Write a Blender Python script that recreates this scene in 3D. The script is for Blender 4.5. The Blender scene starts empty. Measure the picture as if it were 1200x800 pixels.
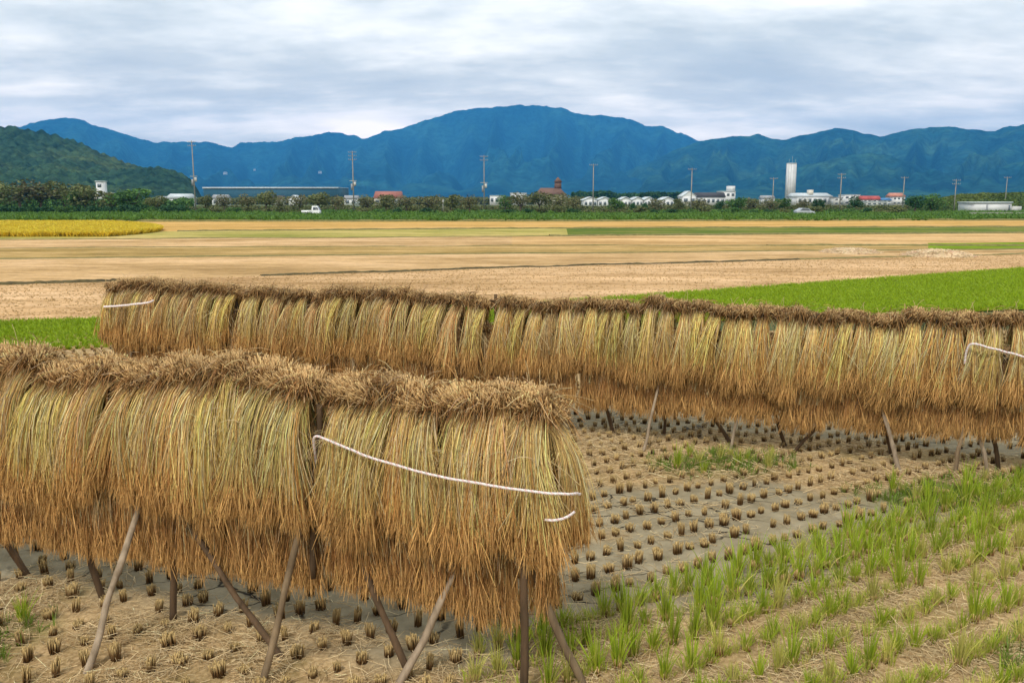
import bpy, math, random
import numpy as np
from mathutils import Vector, Matrix
rng = np.random.default_rng(11)
R = random.Random(5)
sc = bpy.context.scene
COL = sc.collection
PI = math.pi

# ------------------------------------------------------------------ camera maths
F = 1000.0; CH = 3.0; PT = math.atan(.166); PC, PS = math.cos(PT), math.sin(PT)
def ray(u, v):
    x = (u-600)/F; y = -(v-400)/F
    return (x, PC+y*PS, -PS+y*PC)
def at(u, v, z=0.0):
    d = ray(u, v); t = (z-CH)/d[2]
    return (d[0]*t, d[1]*t)
def far(u, v, Y):
    d = ray(u, v); t = Y/d[1]
    return (d[0]*t, Y, CH+d[2]*t)

# ------------------------------------------------------------------ object helpers
def tag(o, label=None, cat=None, group=None, kind=None):
    if label: o['label'] = label
    if cat: o['category'] = cat
    if group: o['group'] = group
    if kind: o['kind'] = kind
    return o
def link(o, parent=None):
    COL.objects.link(o)
    if parent: o.parent = parent
    return o
def empty(name, loc=(0,0,0), rz=0):
    o = bpy.data.objects.new(name, None); o.empty_display_size = .1
    o.location = loc; o.rotation_euler = (0,0,rz)
    return link(o)
class MB:
    """collects vertices, faces and a colour per vertex; builds one mesh"""
    def __init__(s): s.v=[]; s.q=[]; s.c=[]; s.n=0
    def add(s, v, f, c=None):
        v = np.asarray(v, float).reshape(-1,3)
        f = [np.asarray(f, int)] if isinstance(f, np.ndarray) else [np.asarray(a, int) for a in f]
        for a in f: s.q.append(np.atleast_2d(a)+s.n)
        s.v.append(v)
        if c is None: c = np.full((len(v),3), .5)
        c = np.asarray(c, float)
        if c.ndim==1: c = np.tile(c, (len(v),1))
        s.c.append(c); s.n += len(v); return s
    def tubes(s, P, Rr, C, k=3, cap=False):
        N,S,_ = P.shape
        T = np.gradient(P, axis=1); T /= np.linalg.norm(T,axis=2,keepdims=True)+1e-9
        ref = rng.normal(size=(N,1,3)); ref = ref/np.linalg.norm(ref,axis=2,keepdims=True)
        A = np.cross(T, np.broadcast_to(ref,T.shape)); A /= np.linalg.norm(A,axis=2,keepdims=True)+1e-9
        B = np.cross(T, A)
        ang = np.arange(k)*2*PI/k
        V = P[:,:,None,:] + Rr[:,:,None,None]*(A[:,:,None,:]*np.cos(ang)[None,None,:,None]+B[:,:,None,:]*np.sin(ang)[None,None,:,None])
        Cc = np.broadcast_to(C[:,:,None,:], V.shape)
        idx = np.arange(N*S*k).reshape(N,S,k)
        a = idx[:,:-1,:]; b = np.roll(idx,-1,axis=2)[:,:-1,:]; c_ = np.roll(idx,-1,axis=2)[:,1:,:]; d = idx[:,1:,:]
        f = np.stack([a,b,c_,d],-1).reshape(-1,4)
        fs = [f]
        if cap: fs += [idx[:,-1,:].reshape(-1,k), idx[:,0,::-1].reshape(-1,k)]
        return s.add(V.reshape(-1,3), fs, Cc.reshape(-1,3))
    def tube(s, pts, r, c=(.5,.5,.5), k=8, cap=True):
        P = np.array(pts,float)[None]; r = np.broadcast_to(np.array(r,float), (P.shape[1],))[None]
        return s.tubes(P, r, np.broadcast_to(np.array(c,float),(1,P.shape[1],3)), k, cap)
    def ribbons(s, P, W, C):
        N,S,_ = P.shape
        T = np.gradient(P, axis=1); T /= np.linalg.norm(T,axis=2,keepdims=True)+1e-9
        ref = rng.normal(size=(N,1,3)); A = np.cross(T, np.broadcast_to(ref,T.shape)); A /= np.linalg.norm(A,axis=2,keepdims=True)+1e-9
        V = np.stack([P-A*W[...,None], P+A*W[...,None]],2)
        idx = np.arange(N*S*2).reshape(N,S,2)
        f = np.stack([idx[:,:-1,0],idx[:,:-1,1],idx[:,1:,1],idx[:,1:,0]],-1).reshape(-1,4)
        return s.add(V.reshape(-1,3), f, np.broadcast_to(C[:,:,None,:],V.shape).reshape(-1,3))
    def box(s, x0,x1,y0,y1,z0,z1, c=(.5,.5,.5), tx=0, ty=0):
        v = [(x0,y0,z0),(x1,y0,z0),(x1,y1,z0),(x0,y1,z0),(x0+tx,y0+ty,z1),(x1-tx,y0+ty,z1),(x1-tx,y1-ty,z1),(x0+tx,y1-ty,z1)]
        f = np.array([(3,2,1,0),(4,5,6,7),(0,1,5,4),(1,2,6,5),(2,3,7,6),(3,0,4,7)])
        return s.add(v, f, c)
    def mesh(s, name, mat, smooth=False):
        V = np.concatenate(s.v) if s.v else np.zeros((0,3)); C = np.concatenate(s.c)
        me = bpy.data.meshes.new(name)
        me.vertices.add(len(V)); me.vertices.foreach_set('co', V.astype(np.float32).ravel())
        tot = sum(a.size for a in s.q); me.loops.add(tot)
        me.loops.foreach_set('vertex_index', np.concatenate([a.ravel() for a in s.q]).astype(np.int32))
        ln = np.concatenate([np.full(len(a), a.shape[1]) for a in s.q])
        me.polygons.add(len(ln)); st = np.concatenate([[0],np.cumsum(ln)[:-1]])
        me.polygons.foreach_set('loop_start', st.astype(np.int32))
        if smooth: me.polygons.foreach_set('use_smooth', np.ones(len(ln),bool))
        at_ = me.color_attributes.new('col','FLOAT_COLOR','POINT')
        at_.data.foreach_set('color', np.concatenate([C,np.ones((len(C),1))],1).astype(np.float32).ravel())
        me.update(calc_edges=True)
        if mat: me.materials.append(mat)
        return me
    def build(s, name, mat, parent=None, smooth=False, loc=None):
        o = bpy.data.objects.new(name, s.mesh(name, mat, smooth)); link(o, parent)
        if loc: o.location = loc
        return o

# ------------------------------------------------------------------ noise
def _h(ix, iy, seed):
    n = (ix.astype(np.int64)*374761393 + iy.astype(np.int64)*668265263 + seed*1442695041) & 0x7fffffff
    n = (n ^ (n>>13))*1274126177 & 0x7fffffff
    return ((n ^ (n>>16)) & 0xffff)/65535.0
def vnoise(x, y, seed=0):
    x = np.asarray(x,float); y = np.asarray(y,float)
    ix = np.floor(x); iy = np.floor(y); fx = x-ix; fy = y-iy
    fx = fx*fx*(3-2*fx); fy = fy*fy*(3-2*fy)
    a=_h(ix,iy,seed); b=_h(ix+1,iy,seed); c=_h(ix,iy+1,seed); d=_h(ix+1,iy+1,seed)
    return (a*(1-fx)+b*fx)*(1-fy)+(c*(1-fx)+d*fx)*fy
def fbm(x, y, seed=0, o=4):
    s=0; a=.5; t=0
    for i in range(o):
        s = s+a*vnoise(x,y,seed+i*7); t+=a; x=np.asarray(x)*2.03+13.1; y=np.asarray(y)*2.03+7.7; a*=.5
    return s/t
def worley(x, y, seed=0):
    ix = np.floor(x); iy = np.floor(y); best = np.full(np.shape(x), 9.)
    for dx in (-1,0,1):
        for dy in (-1,0,1):
            cx=ix+dx; cy=iy+dy
            d = (cx+_h(cx,cy,seed)-x)**2+(cy+_h(cx,cy,seed+3)-y)**2
            best = np.minimum(best,d)
    return np.sqrt(best)

# ------------------------------------------------------------------ materials
def mat(name, rough=.8, spec=.2):
    m = bpy.data.materials.new(name); m.use_nodes = True
    b = m.node_tree.nodes['Principled BSDF']
    b.inputs['Roughness'].default_value = rough; b.inputs['Specular IOR Level'].default_value = spec
    return m, m.node_tree, b
def N(nt, t, **kw):
    n = nt.nodes.new(t)
    for k, v in kw.items():
        if k in n.inputs: n.inputs[k].default_value = v
        else: setattr(n, k, v)
    return n
def ramp(nt, fac, stops):
    r = nt.nodes.new('ShaderNodeValToRGB'); e = r.color_ramp.elements
    while len(e) < len(stops): e.new(.5)
    for el, (p, c) in zip(e, stops): el.position = p; el.color = (*c, 1) if len(c)==3 else c
    nt.links.new(fac, r.inputs[0]); return r.outputs[0]
def noise_out(nt, scale, detail=5, rough=.6, vec=None, stretch=None):
    n = N(nt, 'ShaderNodeTexNoise', Scale=scale, Detail=detail, Roughness=rough)
    if vec is None:
        tc = N(nt, 'ShaderNodeNewGeometry'); vec = tc.outputs['Position']
    if stretch:
        mp = N(nt, 'ShaderNodeMapping'); mp.inputs['Scale'].default_value = stretch[0]; mp.inputs['Rotation'].default_value = stretch[1]
        nt.links.new(vec, mp.inputs[0]); vec = mp.outputs[0]
    nt.links.new(vec, n.inputs['Vector']); return n.outputs[0]
def mix(nt, fac, a, b, mode='MIX'):
    m = N(nt, 'ShaderNodeMix', data_type='RGBA', blend_type=mode)
    for i, s in ((0,fac),(6,a),(7,b)):
        if isinstance(s, (int,float)): m.inputs[i].default_value = s
        elif isinstance(s, tuple): m.inputs[i].default_value = (*s,1)
        else: nt.links.new(s, m.inputs[i])
    return m.outputs[2]
def bump(nt, b, h, strength=.5, dist=.02):
    n = N(nt, 'ShaderNodeBump', Strength=strength, Distance=dist)
    nt.links.new(h, n.inputs['Height']); nt.links.new(n.outputs[0], b.inputs['Normal'])
def noisy(name, c0, c1, scale=5, rough=.8, spec=.2, bs=0, bd=.02, stretch=None, rand=0):
    m, nt, b = mat(name, rough, spec)
    h = noise_out(nt, scale, stretch=stretch); c = ramp(nt, h, [(.3,c0),(.7,c1)])
    if rand: c = objrand(nt, c, rand)
    nt.links.new(c, b.inputs['Base Color'])
    if bs: bump(nt, b, h, bs, bd)
    return m
def objrand(nt, c, amt):
    oi = N(nt, 'ShaderNodeObjectInfo'); mr = N(nt, 'ShaderNodeMapRange')
    mr.inputs['To Min'].default_value = 1-amt; mr.inputs['To Max'].default_value = 1+amt
    nt.links.new(oi.outputs['Random'], mr.inputs[0])
    hs = N(nt, 'ShaderNodeHueSaturation'); nt.links.new(mr.outputs[0], hs.inputs['Value']); nt.links.new(c, hs.inputs['Color'])
    return hs.outputs[0]
def attrmat(name, rough=.65, spec=.25, rand=.1, trans=0, tint=None):
    m, nt, b = mat(name, rough, spec)
    a = N(nt, 'ShaderNodeAttribute', attribute_name='col'); c = a.outputs['Color']
    h = noise_out(nt, 60, 3); c = mix(nt, .35, c, ramp(nt, h, [(.3,(.55,.55,.55)),(.7,(1.3,1.3,1.3))]), 'MULTIPLY')
    if tint: c = mix(nt, 1.0, c, tint, 'MULTIPLY')
    c = objrand(nt, c, rand)
    nt.links.new(c, b.inputs['Base Color'])
    if trans:
        out = nt.nodes['Material Output']; t = N(nt, 'ShaderNodeBsdfTranslucent'); nt.links.new(c, t.inputs[0])
        mx = N(nt, 'ShaderNodeMixShader'); mx.inputs[0].default_value = trans
        nt.links.new(b.outputs[0], mx.inputs[1]); nt.links.new(t.outputs[0], mx.inputs[2]); nt.links.new(mx.outputs[0], out.inputs['Surface'])
    return m
M_straw = attrmat('rice_straw', .55, .3, .13)
M_tuft = attrmat('cut_straw', .7, .2, .12)
M_ear = attrmat('rice_ears', .7, .2, .12)
M_litter = attrmat('straw_litter', .7, .2, 0)
M_blade = attrmat('green_blade', .5, .3, .15, .25)
M_leaf = attrmat('tree_leaf', .7, .15, .15, .15)
M_paint = attrmat('painted', .6, .3, 0)
M_bark = noisy('bark', (.07,.05,.035), (.16,.12,.09), 6, bs=.5)
M_poledark = noisy('weathered_pole', (.09,.06,.035), (.24,.17,.10), 14, .85, .15, .6, .01, ((1,1,.12),(0,0,0)), .12)
M_polegrey = noisy('grey_pole', (.15,.11,.07), (.40,.31,.22), 14, .85, .15, .6, .01, ((1,1,.12),(0,0,0)), .08)
M_polebrown = noisy('brown_pole', (.045,.03,.017), (.13,.08,.045), 14, .85, .15, .6, .01, ((1,1,.12),(0,0,0)), .12)
M_ropew = noisy('rope_white', (.62,.58,.56), (.8,.77,.75), 80, .7)
M_ropep = noisy('rope_pink', (.62,.36,.36), (.76,.62,.60), 80, .7)
M_white = noisy('white_wall', (.56,.57,.58), (.72,.72,.72), .3, .6)
M_grey = noisy('grey_wall', (.42,.42,.40), (.55,.55,.53), .6, .7)
M_pole = noisy('aged_concrete', (.20,.19,.17), (.30,.29,.26), 3, .85)
M_conc = noisy('concrete', (.34,.33,.30), (.46,.45,.42), 3, .85)
M_glass, _nt, _b = mat('window_glass', .15, .5); _b.inputs['Base Color'].default_value = (.10,.12,.14,1)
M_tyre, _nt, _b = mat('tyre_rubber', .85, .2); _b.inputs['Base Color'].default_value = (.02,.02,.02,1)
M_rim, _nt, _b = mat('wheel_metal', .35, .5); _b.inputs['Base Color'].default_value = (.5,.5,.5,1); _b.inputs['Metallic'].default_value = .8
M_carw, _nt, _b = mat('white_paint', .3, .5); _b.inputs['Base Color'].default_value = (.8,.82,.82,1)
M_cars, _nt, _b = mat('silver_paint', .3, .5); _b.inputs['Base Color'].default_value = (.42,.46,.5,1); _b.inputs['Metallic'].default_value = .4
M_lampred, _nt, _b = mat('lamp_red', .3, .5); _b.inputs['Base Color'].default_value = (.5,.03,.02,1)
def plain(name, c, rough=.7): 
    return noisy(name, tuple(x*.82 for x in c), tuple(min(.85,x*1.15) for x in c), .8, rough)
M_rteal = plain('teal_roof', (.03,.09,.13)); M_rdark = plain('dark_roof', (.06,.06,.07)); M_rbrown = plain('brown_roof', (.16,.09,.065))
M_rred = plain('red_roof', (.42,.09,.08)); M_rblue = plain('blue_roof', (.08,.2,.4)); M_rwhite = plain('pale_roof', (.52,.57,.60)); M_cream = plain('cream_wall', (.62,.58,.5))
M_rgrey = plain('grey_roof', (.3,.31,.33))

# ------------------------------------------------------------------ world: daylight sky under broken cloud
SUN_EL, SUN_AZ = math.radians(52), math.radians(205)   # azimuth measured from +Y clockwise
w = bpy.data.worlds.new('World'); sc.world = w; w.use_nodes = True; nt = w.node_tree
bg = nt.nodes['Background']; bg.inputs['Strength'].default_value = .1
sky = N(nt, 'ShaderNodeTexSky', sky_type='NISHITA'); sky.sun_disc = False
sky.sun_elevation = SUN_EL; sky.sun_rotation = SUN_AZ; sky.air_density = 1.2; sky.dust_density = 2
tc = N(nt, 'ShaderNodeTexCoord'); sep = N(nt, 'ShaderNodeSeparateXYZ'); nt.links.new(tc.outputs['Generated'], sep.inputs[0])
def mth(op, a, b=None, c=None):
    n = N(nt, 'ShaderNodeMath', operation=op)
    for i, s in enumerate((a,b,c)):
        if s is None: continue
        if isinstance(s,(int,float)): n.inputs[i].default_value = s
        else: nt.links.new(s, n.inputs[i])
    return n.outputs[0]
zz = mth('ADD', mth('MAXIMUM', sep.outputs[2], 0.0), .17)
cx = N(nt, 'ShaderNodeCombineXYZ'); nt.links.new(mth('DIVIDE', sep.outputs[0], zz), cx.inputs[0]); nt.links.new(mth('DIVIDE', sep.outputs[1], zz), cx.inputs[1])
def cl(scale, detail, rough, off, sx=1., dist=0.):
    mp = N(nt, 'ShaderNodeMapping'); mp.inputs['Location'].default_value = off; mp.inputs['Scale'].default_value = (sx,1,1)
    nt.links.new(cx.outputs[0], mp.inputs[0])
    n = N(nt, 'ShaderNodeTexNoise', Scale=scale, Detail=detail, Roughness=rough, Distortion=dist); nt.links.new(mp.outputs[0], n.inputs['Vector']); return n.outputs[0]
big = cl(1.15, 8, .58, (3.1,4.2,0), .62, .15)
fine = cl(3.6, 8, .62, (1.3,7.7,0), .7, .2)
comb = mth('ADD', mth('MULTIPLY', big, .76), mth('MULTIPLY', fine, .24))
cloud = ramp(nt, comb, [(.36,(4.1,4.35,4.3)),(.45,(5.1,5.4,5.25)),(.51,(6.4,6.7,6.45)),(.57,(8.1,8.2,7.8)),(.64,(9.6,9.5,9.0))])
# cloud colour brightened and warmed toward the horizon to offset the haze's blue tint
hz = ramp(nt, sep.outputs[2], [(.0,(2.15,1.75,1.38)),(.10,(1.8,1.52,1.26)),(.17,(1.28,1.17,1.06)),(.26,(1.,.98,.96)),(1.,(1.,.98,.94))])
cloud = mix(nt, 1., cloud, hz, 'MULTIPLY')
gd = Vector(ray(440,152)).normalized()
vs_ = N(nt,'ShaderNodeVectorMath',operation='SUBTRACT'); nt.links.new(tc.outputs['Generated'],vs_.inputs[0]); vs_.inputs[1].default_value = gd
vm_ = N(nt,'ShaderNodeVectorMath',operation='MULTIPLY'); nt.links.new(vs_.outputs[0],vm_.inputs[0]); vm_.inputs[1].default_value = (1/.10,1/.3,1/.022)
vl_ = N(nt,'ShaderNodeVectorMath',operation='LENGTH'); nt.links.new(vm_.outputs[0],vl_.inputs[0])
brk = ramp(nt, mth('ADD', vl_.outputs['Value'], mth('MULTIPLY', mth('SUBTRACT', fine, .5), 2.2)), [(.25,(.9,.9,.9)),(1.,(0,0,0))])
cloud = mix(nt, brk, cloud, (21.,17.,13.5))
cov = ramp(nt, big, [(.25,(.8,.8,.8)),(.5,(.95,.95,.95))])
nt.links.new(mix(nt, cov, sky.outputs[0], cloud), bg.inputs['Color'])
sl = bpy.data.lights.new('sun','SUN'); sl.energy = 1.5; sl.angle = math.radians(10); sl.color = (1,.955,.88)
so = bpy.data.objects.new('sun', sl); link(so)
sd = Vector((math.sin(SUN_AZ)*math.cos(SUN_EL), math.cos(SUN_AZ)*math.cos(SUN_EL), math.sin(SUN_EL)))
so.rotation_euler = (-sd).to_track_quat('-Z','Y').to_euler()

# ------------------------------------------------------------------ camera
cam = bpy.data.cameras.new('camera'); cam.sensor_width = 36; cam.lens = 30; cam.clip_end = 40000; cam.clip_start = .05
co = bpy.data.objects.new('camera', cam); link(co); co.location = (0,0,CH); co.rotation_euler = (PI/2-PT,0,0); sc.camera = co
sc.view_settings.view_transform = 'Standard'; sc.view_settings.look = 'None'; sc.view_settings.gamma = 1; sc.view_settings.exposure = .8
sc.cycles.max_bounces = 8; sc.cycles.diffuse_bounces = 3; sc.cycles.glossy_bounces = 2; sc.cycles.transmission_bounces = 3
sc.cycles.volume_bounces = 1

# ------------------------------------------------------------------ haze
hb = MB().box(-11500,11500,-800,11500,-1.5,1050)
m = bpy.data.materials.new('haze_air'); m.use_nodes = True; n_ = m.node_tree; n_.nodes.clear()
ou = n_.nodes.new('ShaderNodeOutputMaterial'); pv = n_.nodes.new('ShaderNodeVolumePrincipled')
pv.inputs['Color'].default_value = (.07,.38,.90,1); pv.inputs['Density'].default_value = 1.1e-4; pv.inputs['Anisotropy'].default_value = 0
n_.links.new(pv.outputs[0], ou.inputs['Volume']); m.cycles.homogeneous_volume = True
tag(hb.build('haze', m), 'pale blue haze filling the air over the plain', 'haze', kind='stuff')

# ------------------------------------------------------------------ ground and fields
def sheet(name, pts, m, z, label=None):
    mb = MB(); mb.add([(x,y,0) for x,y in pts], np.arange(len(pts))[None])
    o = mb.build(name, m); o.location = (0,0,z); tag(o, label, kind='structure'); return o
M_plain = noisy('plain_grass', (.05,.075,.02), (.12,.13,.045), .02)
gs = MB().add([(-11400,-700,0),(11400,-700,0),(11400,11400,0),(-11400,11400,0)], np.array([[0,1,2,3]]))
o = gs.build('ground', M_plain, loc=(0,0,-.03)); tag(o, kind='structure')
TH = math.radians(31); CT, ST = math.cos(TH), math.sin(TH)
def fieldmat(name, cols, dry=1., rows=.29, spd=.6, dots=True):
    """stubble field: patchy soil and straw with faint rows along the planting direction"""
    m, nt, b = mat(name, .95, .05)
    big = noise_out(nt, .16, 8, .72, stretch=((.45,1.3,1),(0,0,-TH*.6))); c = ramp(nt, big, [(.5+(p_-.5)*.55,c_) for p_,c_ in cols])
    ln_ = noise_out(nt, .5, 4, .7, stretch=((.06,1.6,1),(0,0,-TH*.8))); c = mix(nt, .7, c, ramp(nt, ln_, [(.36,(.66,.62,.5)),(.48,(1,1,1)),(.62,(1.1,1.08,1.05))]), 'MULTIPLY')
    sm = noise_out(nt, 2.2, 6, .7, stretch=((.35,1.3,1),(0,0,-TH)))
    c = mix(nt, .9, c, ramp(nt, sm, [(.3,(.55,.5,.42)),(.5,(1,1,1)),(.7,(1.22,1.2,1.18))]), 'MULTIPLY')
    sp = noise_out(nt, 9, 3, .6, stretch=((.6,1.5,1),(0,0,-TH)))
    c = mix(nt, spd*.75, c, ramp(nt, sp, [(.36,(.62,.56,.50)),(.5,(1,1,1)),(.66,(1.2,1.18,1.16))]), 'MULTIPLY')
    nt.links.new(c, b.inputs['Base Color']); bump(nt, b, sp, .5, .05); return m
M_tan = fieldmat('tan_stubble_field', [(.3,(.38,.235,.11)),(.5,(.53,.34,.175)),(.7,(.66,.44,.25))])
M_tan2 = fieldmat('tan_stubble_field_b', [(.3,(.36,.23,.10)),(.5,(.52,.34,.165)),(.7,(.64,.43,.24))])
M_olive = fieldmat('olive_stubble_field', [(.3,(.26,.18,.055)),(.5,(.40,.27,.10)),(.7,(.54,.36,.16))])
M_pink = fieldmat('pinkish_stubble_field', [(.3,(.40,.25,.10)),(.5,(.55,.35,.155)),(.7,(.66,.44,.22))], spd=.6)
M_orange = fieldmat('orange_stubble_field', [(.3,(.44,.27,.08)),(.5,(.54,.33,.10)),(.7,(.62,.38,.15))], spd=.5)
M_ygreen = fieldmat('yellow_green_field', [(.3,(.24,.24,.05)),(.5,(.40,.34,.10)),(.7,(.52,.40,.15))], spd=.4)
M_dkgreen = fieldmat('weedy_green_field', [(.3,(.07,.12,.015)),(.5,(.13,.17,.025)),(.7,(.24,.22,.06))], spd=.4)
M_grass = fieldmat('verge_grass', [(.3,(.03,.075,.015)),(.5,(.06,.13,.02)),(.7,(.12,.18,.04))], spd=.4)
M_young = fieldmat('young_green_field', [(.3,(.12,.19,.008)),(.5,(.17,.26,.01)),(.7,(.28,.30,.03))], spd=.3)
US = (-500,0,600,1200,1700)
def line(a, b, c, wob=0):
    ys = (a-(b-a)*500/600, a, b, c, c+(c-b)*500/600)
    P = [np.array(at(u, v)) for u, v in zip(US, ys)]
    return P
def ysn_(P): return float(np.mean([p[1] for p in P]))
def lerp_line(P, u0, u1, n=10):
    us = np.linspace(u0,u1,n); out=[]; mid=ysn_(P)
    xs = [p[0] for p in P]; ysn = [p[1] for p in P]
    for u in us:
        x_=np.interp(u, US, xs); y_=np.interp(u, US, ysn); out.append((x_, y_+(fbm(x_/mid*9, mid, 3, 4)-.5)*mid*.035))
    return out
B0 = line(415,385,362); B1 = line(380,359,315); B2 = line(334,313,297); B3 = line(303,297,292)
B4 = line(291,288,288); B5 = line(281,277,273); B6 = line(273,268,266); B7 = line(260,260,258.5); B8 = line(249.5,249.5,249.5)
def band(name, P, Q, m, z, u0=-500, u1=1700, label=None):
    a = lerp_line(P,u0,u1,140); b = lerp_line(Q,u0,u1,140)
    mb = MB(); n=len(a); v = [(x,y,0) for x,y in a]+[(x,y,0) for x,y in b]
    mb.add(v, np.array([(i,i+1,n+i+1,n+i) for i in range(n-1)]))
    o = mb.build(name, m, loc=(0,0,z)); tag(o, kind='structure'); return o
band('green_field', B0, B1, M_young, .004)
band('tan_field', B1, B2, M_tan, .008)
band('tan_field', B2, B3, M_tan2, .012)
band('olive_field', B3, B4, M_olive, .016)
band('tan_field', B4, B5, M_tan2, .020, -500, 600)
band('pink_field', B4, B5, M_pink, .020, 600, 1700)
band('yellow_field', B5, B6, M_ygreen, .024, -500, 660)
band('weedy_field', B5, B6, M_dkgreen, .024, 660, 1700)
band('orange_field', B6, B7, M_orange, .028)
band('grass_verge', B7, B8, M_grass, .032)
sheet('road', [(-400,157),(400,157),(400,163),(-400,163)], noisy('asphalt',(.16,.16,.155),(.22,.22,.21),2), .04)
sheet('meadow', [(-600,163.5),(700,163.5),(900,420),(-800,420)], M_grass, .036)
# low earth bunds between the fields
M_bund = noisy('bund_earth', (.04,.03,.012), (.11,.085,.03), 3, bs=.5, bd=.05)
M_bundg = noisy('bund_grass', (.09,.09,.02), (.24,.19,.06), 3, bs=.5, bd=.05)
def bund(P, u0, u1, wd, h, m, seed):
    n = 160; a = np.array(lerp_line(P,u0,u1,n)); d = np.gradient(a,axis=0); d/=np.linalg.norm(d,axis=1,keepdims=True); nn = np.stack([-d[:,1],d[:,0]],1)
    j = fbm(np.arange(n)*.7, np.zeros(n), seed); hh = h*(.45+1.0*j); ww = wd*(.6+.8*fbm(np.arange(n)*.5,np.ones(n),seed+1))
    rows=[]
    for k,(o_,zf) in enumerate(((-1,0),(-.5,.8),(0,1),(.5,.8),(1,0))):
        rows.append(np.concatenate([a+nn*(o_*ww)[:,None], (hh*zf+(.0 if zf==0 else .0))[:,None]],1))
    V = np.stack(rows,1).reshape(-1,3); I = np.arange(n*5).reshape(n,5)
    f = np.stack([I[:-1,:-1],I[1:,:-1],I[1:,1:],I[:-1,1:]],-1).reshape(-1,4)
    o = MB().add(V,f).build('field_bund', m, smooth=True); tag(o, kind='structure')
bund(B2,-500,118,.34,.09,M_bund,1); bund(B2,270,900,.28,.07,M_bund,2); bund(B2,900,1700,.3,.05,M_bundg,22)
bund(B3,-500,1700,.5,.05,M_bundg,3); bund(B4,-500,900,.4,.05,M_bundg,4); bund(B4,900,1700,.6,.10,M_bundg,14)
bund(B5,-500,640,.6,.07,M_bundg,5); bund(B5,640,1700,.9,.15,M_bundg,6); bund(B6,190,1700,.8,.15,M_bundg,7); bund(B7,-500,1700,1,.3,M_bundg,8)
# thin bright green strip on the right
band('green_strip', line(301,296,291.5), line(290,288,284.5), M_young, .026, 1080, 1700)

# near paddy: cracked mud partly under straw litter
def seg_d(x, y, a, b):
    ax,ay=a; bx,by=b; dx,dy=bx-ax,by-ay; t = np.clip(((x-ax)*dx+(y-ay)*dy)/(dx*dx+dy*dy),0,1)
    return np.hypot(x-ax-t*dx, y-ay-t*dy)
def mudmask(x, y):
    n = (fbm(x*1.1, y*1.1, 41, 4)-.5)*1.5
    segs = [(at(700,680),at(880,640),.85),(at(880,640),at(1090,590),.50),(at(720,600),at(890,590),.75),(at(20,655),at(560,735),.42),(at(560,735),at(700,690),.35),
            (at(640,488),at(1000,500),.75),(at(1000,500),at(1300,530),.75),(at(330,760),at(600,770),.12)]
    d = np.min([seg_d(x,y,a,b)-r for a,b,r in segs],axis=0)
    return np.clip(.5-(d+n*.45)*3.2,0,1)
def greenmask(x, y):
    n = (fbm(x*1.3, y*1.3, 77, 3)-.5)
    segs = [(at(780,548),at(900,545),.3),(at(1060,590),at(1200,575),.35),(at(1200,575),at(1330,560),.5),(at(0,755),at(30,740),.12),(at(1180,790),at(1230,760),.2)]
    d = np.min([seg_d(x,y,a,b)-r for a,b,r in segs],axis=0)
    return np.clip(.5-(d+n*.6)*3,0,1)
def bcoord(x,y): return -x*ST+y*CT
GX = np.arange(-11,13,.05); GY = np.concatenate([np.arange(2.0,13,.05), np.arange(13,19.5,.12)])
def gz(x, y):
    m_ = mudmask(x,y); r = np.cos((bcoord(x,y)-4.77)/.29*2*PI)
    return .012 + .012*(fbm(x*3,y*3,5)-.5)*2 + .004*r + (1-m_)*(.010+.022*(fbm(x*7,y*7,9)-.4))
X, Y = np.meshgrid(GX, GY); Z = gz(X,Y)
mk = mudmask(X,Y); gk = greenmask(X,Y)
I = np.arange(X.size).reshape(X.shape); f = np.stack([I[:-1,:-1],I[:-1,1:],I[1:,1:],I[1:,:-1]],-1).reshape(-1,4)
p0 = np.array(at(-500,430)); lim = None
Cc = np.stack([mk,gk,np.zeros_like(mk)],-1).reshape(-1,3)
mb = MB(); mb.add(np.stack([X,Y,Z],-1).reshape(-1,3), f, Cc)
m, nt, b = mat('paddy_soil', .95, .1)
a = N(nt,'ShaderNodeAttribute',attribute_name='col'); sp = N(nt,'ShaderNodeSeparateColor'); nt.links.new(a.outputs['Color'], sp.inputs[0])
n1 = noise_out(nt, 4, 8, .65); n2 = noise_out(nt, 30, 6, .7)
mud = ramp(nt, n1, [(.3,(.19,.155,.095)),(.5,(.27,.225,.145)),(.7,(.35,.295,.195))])
vo = N(nt,'ShaderNodeTexVoronoi', feature='DISTANCE_TO_EDGE', Scale=2.6); 
mp = N(nt,'ShaderNodeMapping'); ge = N(nt,'ShaderNodeNewGeometry')
wn = N(nt,'ShaderNodeTexNoise', Scale=3., Detail=4.); nt.links.new(ge.outputs['Position'], wn.inputs['Vector'])
wv = N(nt,'ShaderNodeVectorMath', operation='MULTIPLY_ADD'); nt.links.new(wn.outputs['Color'], wv.inputs[0]); wv.inputs[1].default_value=(.35,.35,0); nt.links.new(ge.outputs['Position'], wv.inputs[2])
nt.links.new(wv.outputs[0], mp.inputs[0]); mp.inputs['Scale'].default_value=(.55,1.3,0.0); mp.inputs['Rotation'].default_value=(0,0,-TH*.8); nt.links.new(mp.outputs[0], vo.inputs['Vector'])
crk = ramp(nt, vo.outputs['Distance'], [(.0,(0,0,0)),(.012,(.1,.1,.1)),(.028,(1,1,1))])
crm = mix(nt, ramp(nt, noise_out(nt, 1.1, 2), [(.42,(1,1,1)),(.55,(0,0,0))]), crk, (1.,1.,1.))
mud = mix(nt, crm, (.035,.028,.02), mud)
stw = ramp(nt, n2, [(.25,(.18,.12,.055)),(.45,(.36,.245,.12)),(.6,(.52,.37,.20)),(.8,(.66,.50,.29))])
stw = mix(nt, .6, stw, ramp(nt, noise_out(nt,2.2,5), [(.3,(.62,.6,.56)),(.7,(1.2,1.18,1.15))]), 'MULTIPLY')
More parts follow.
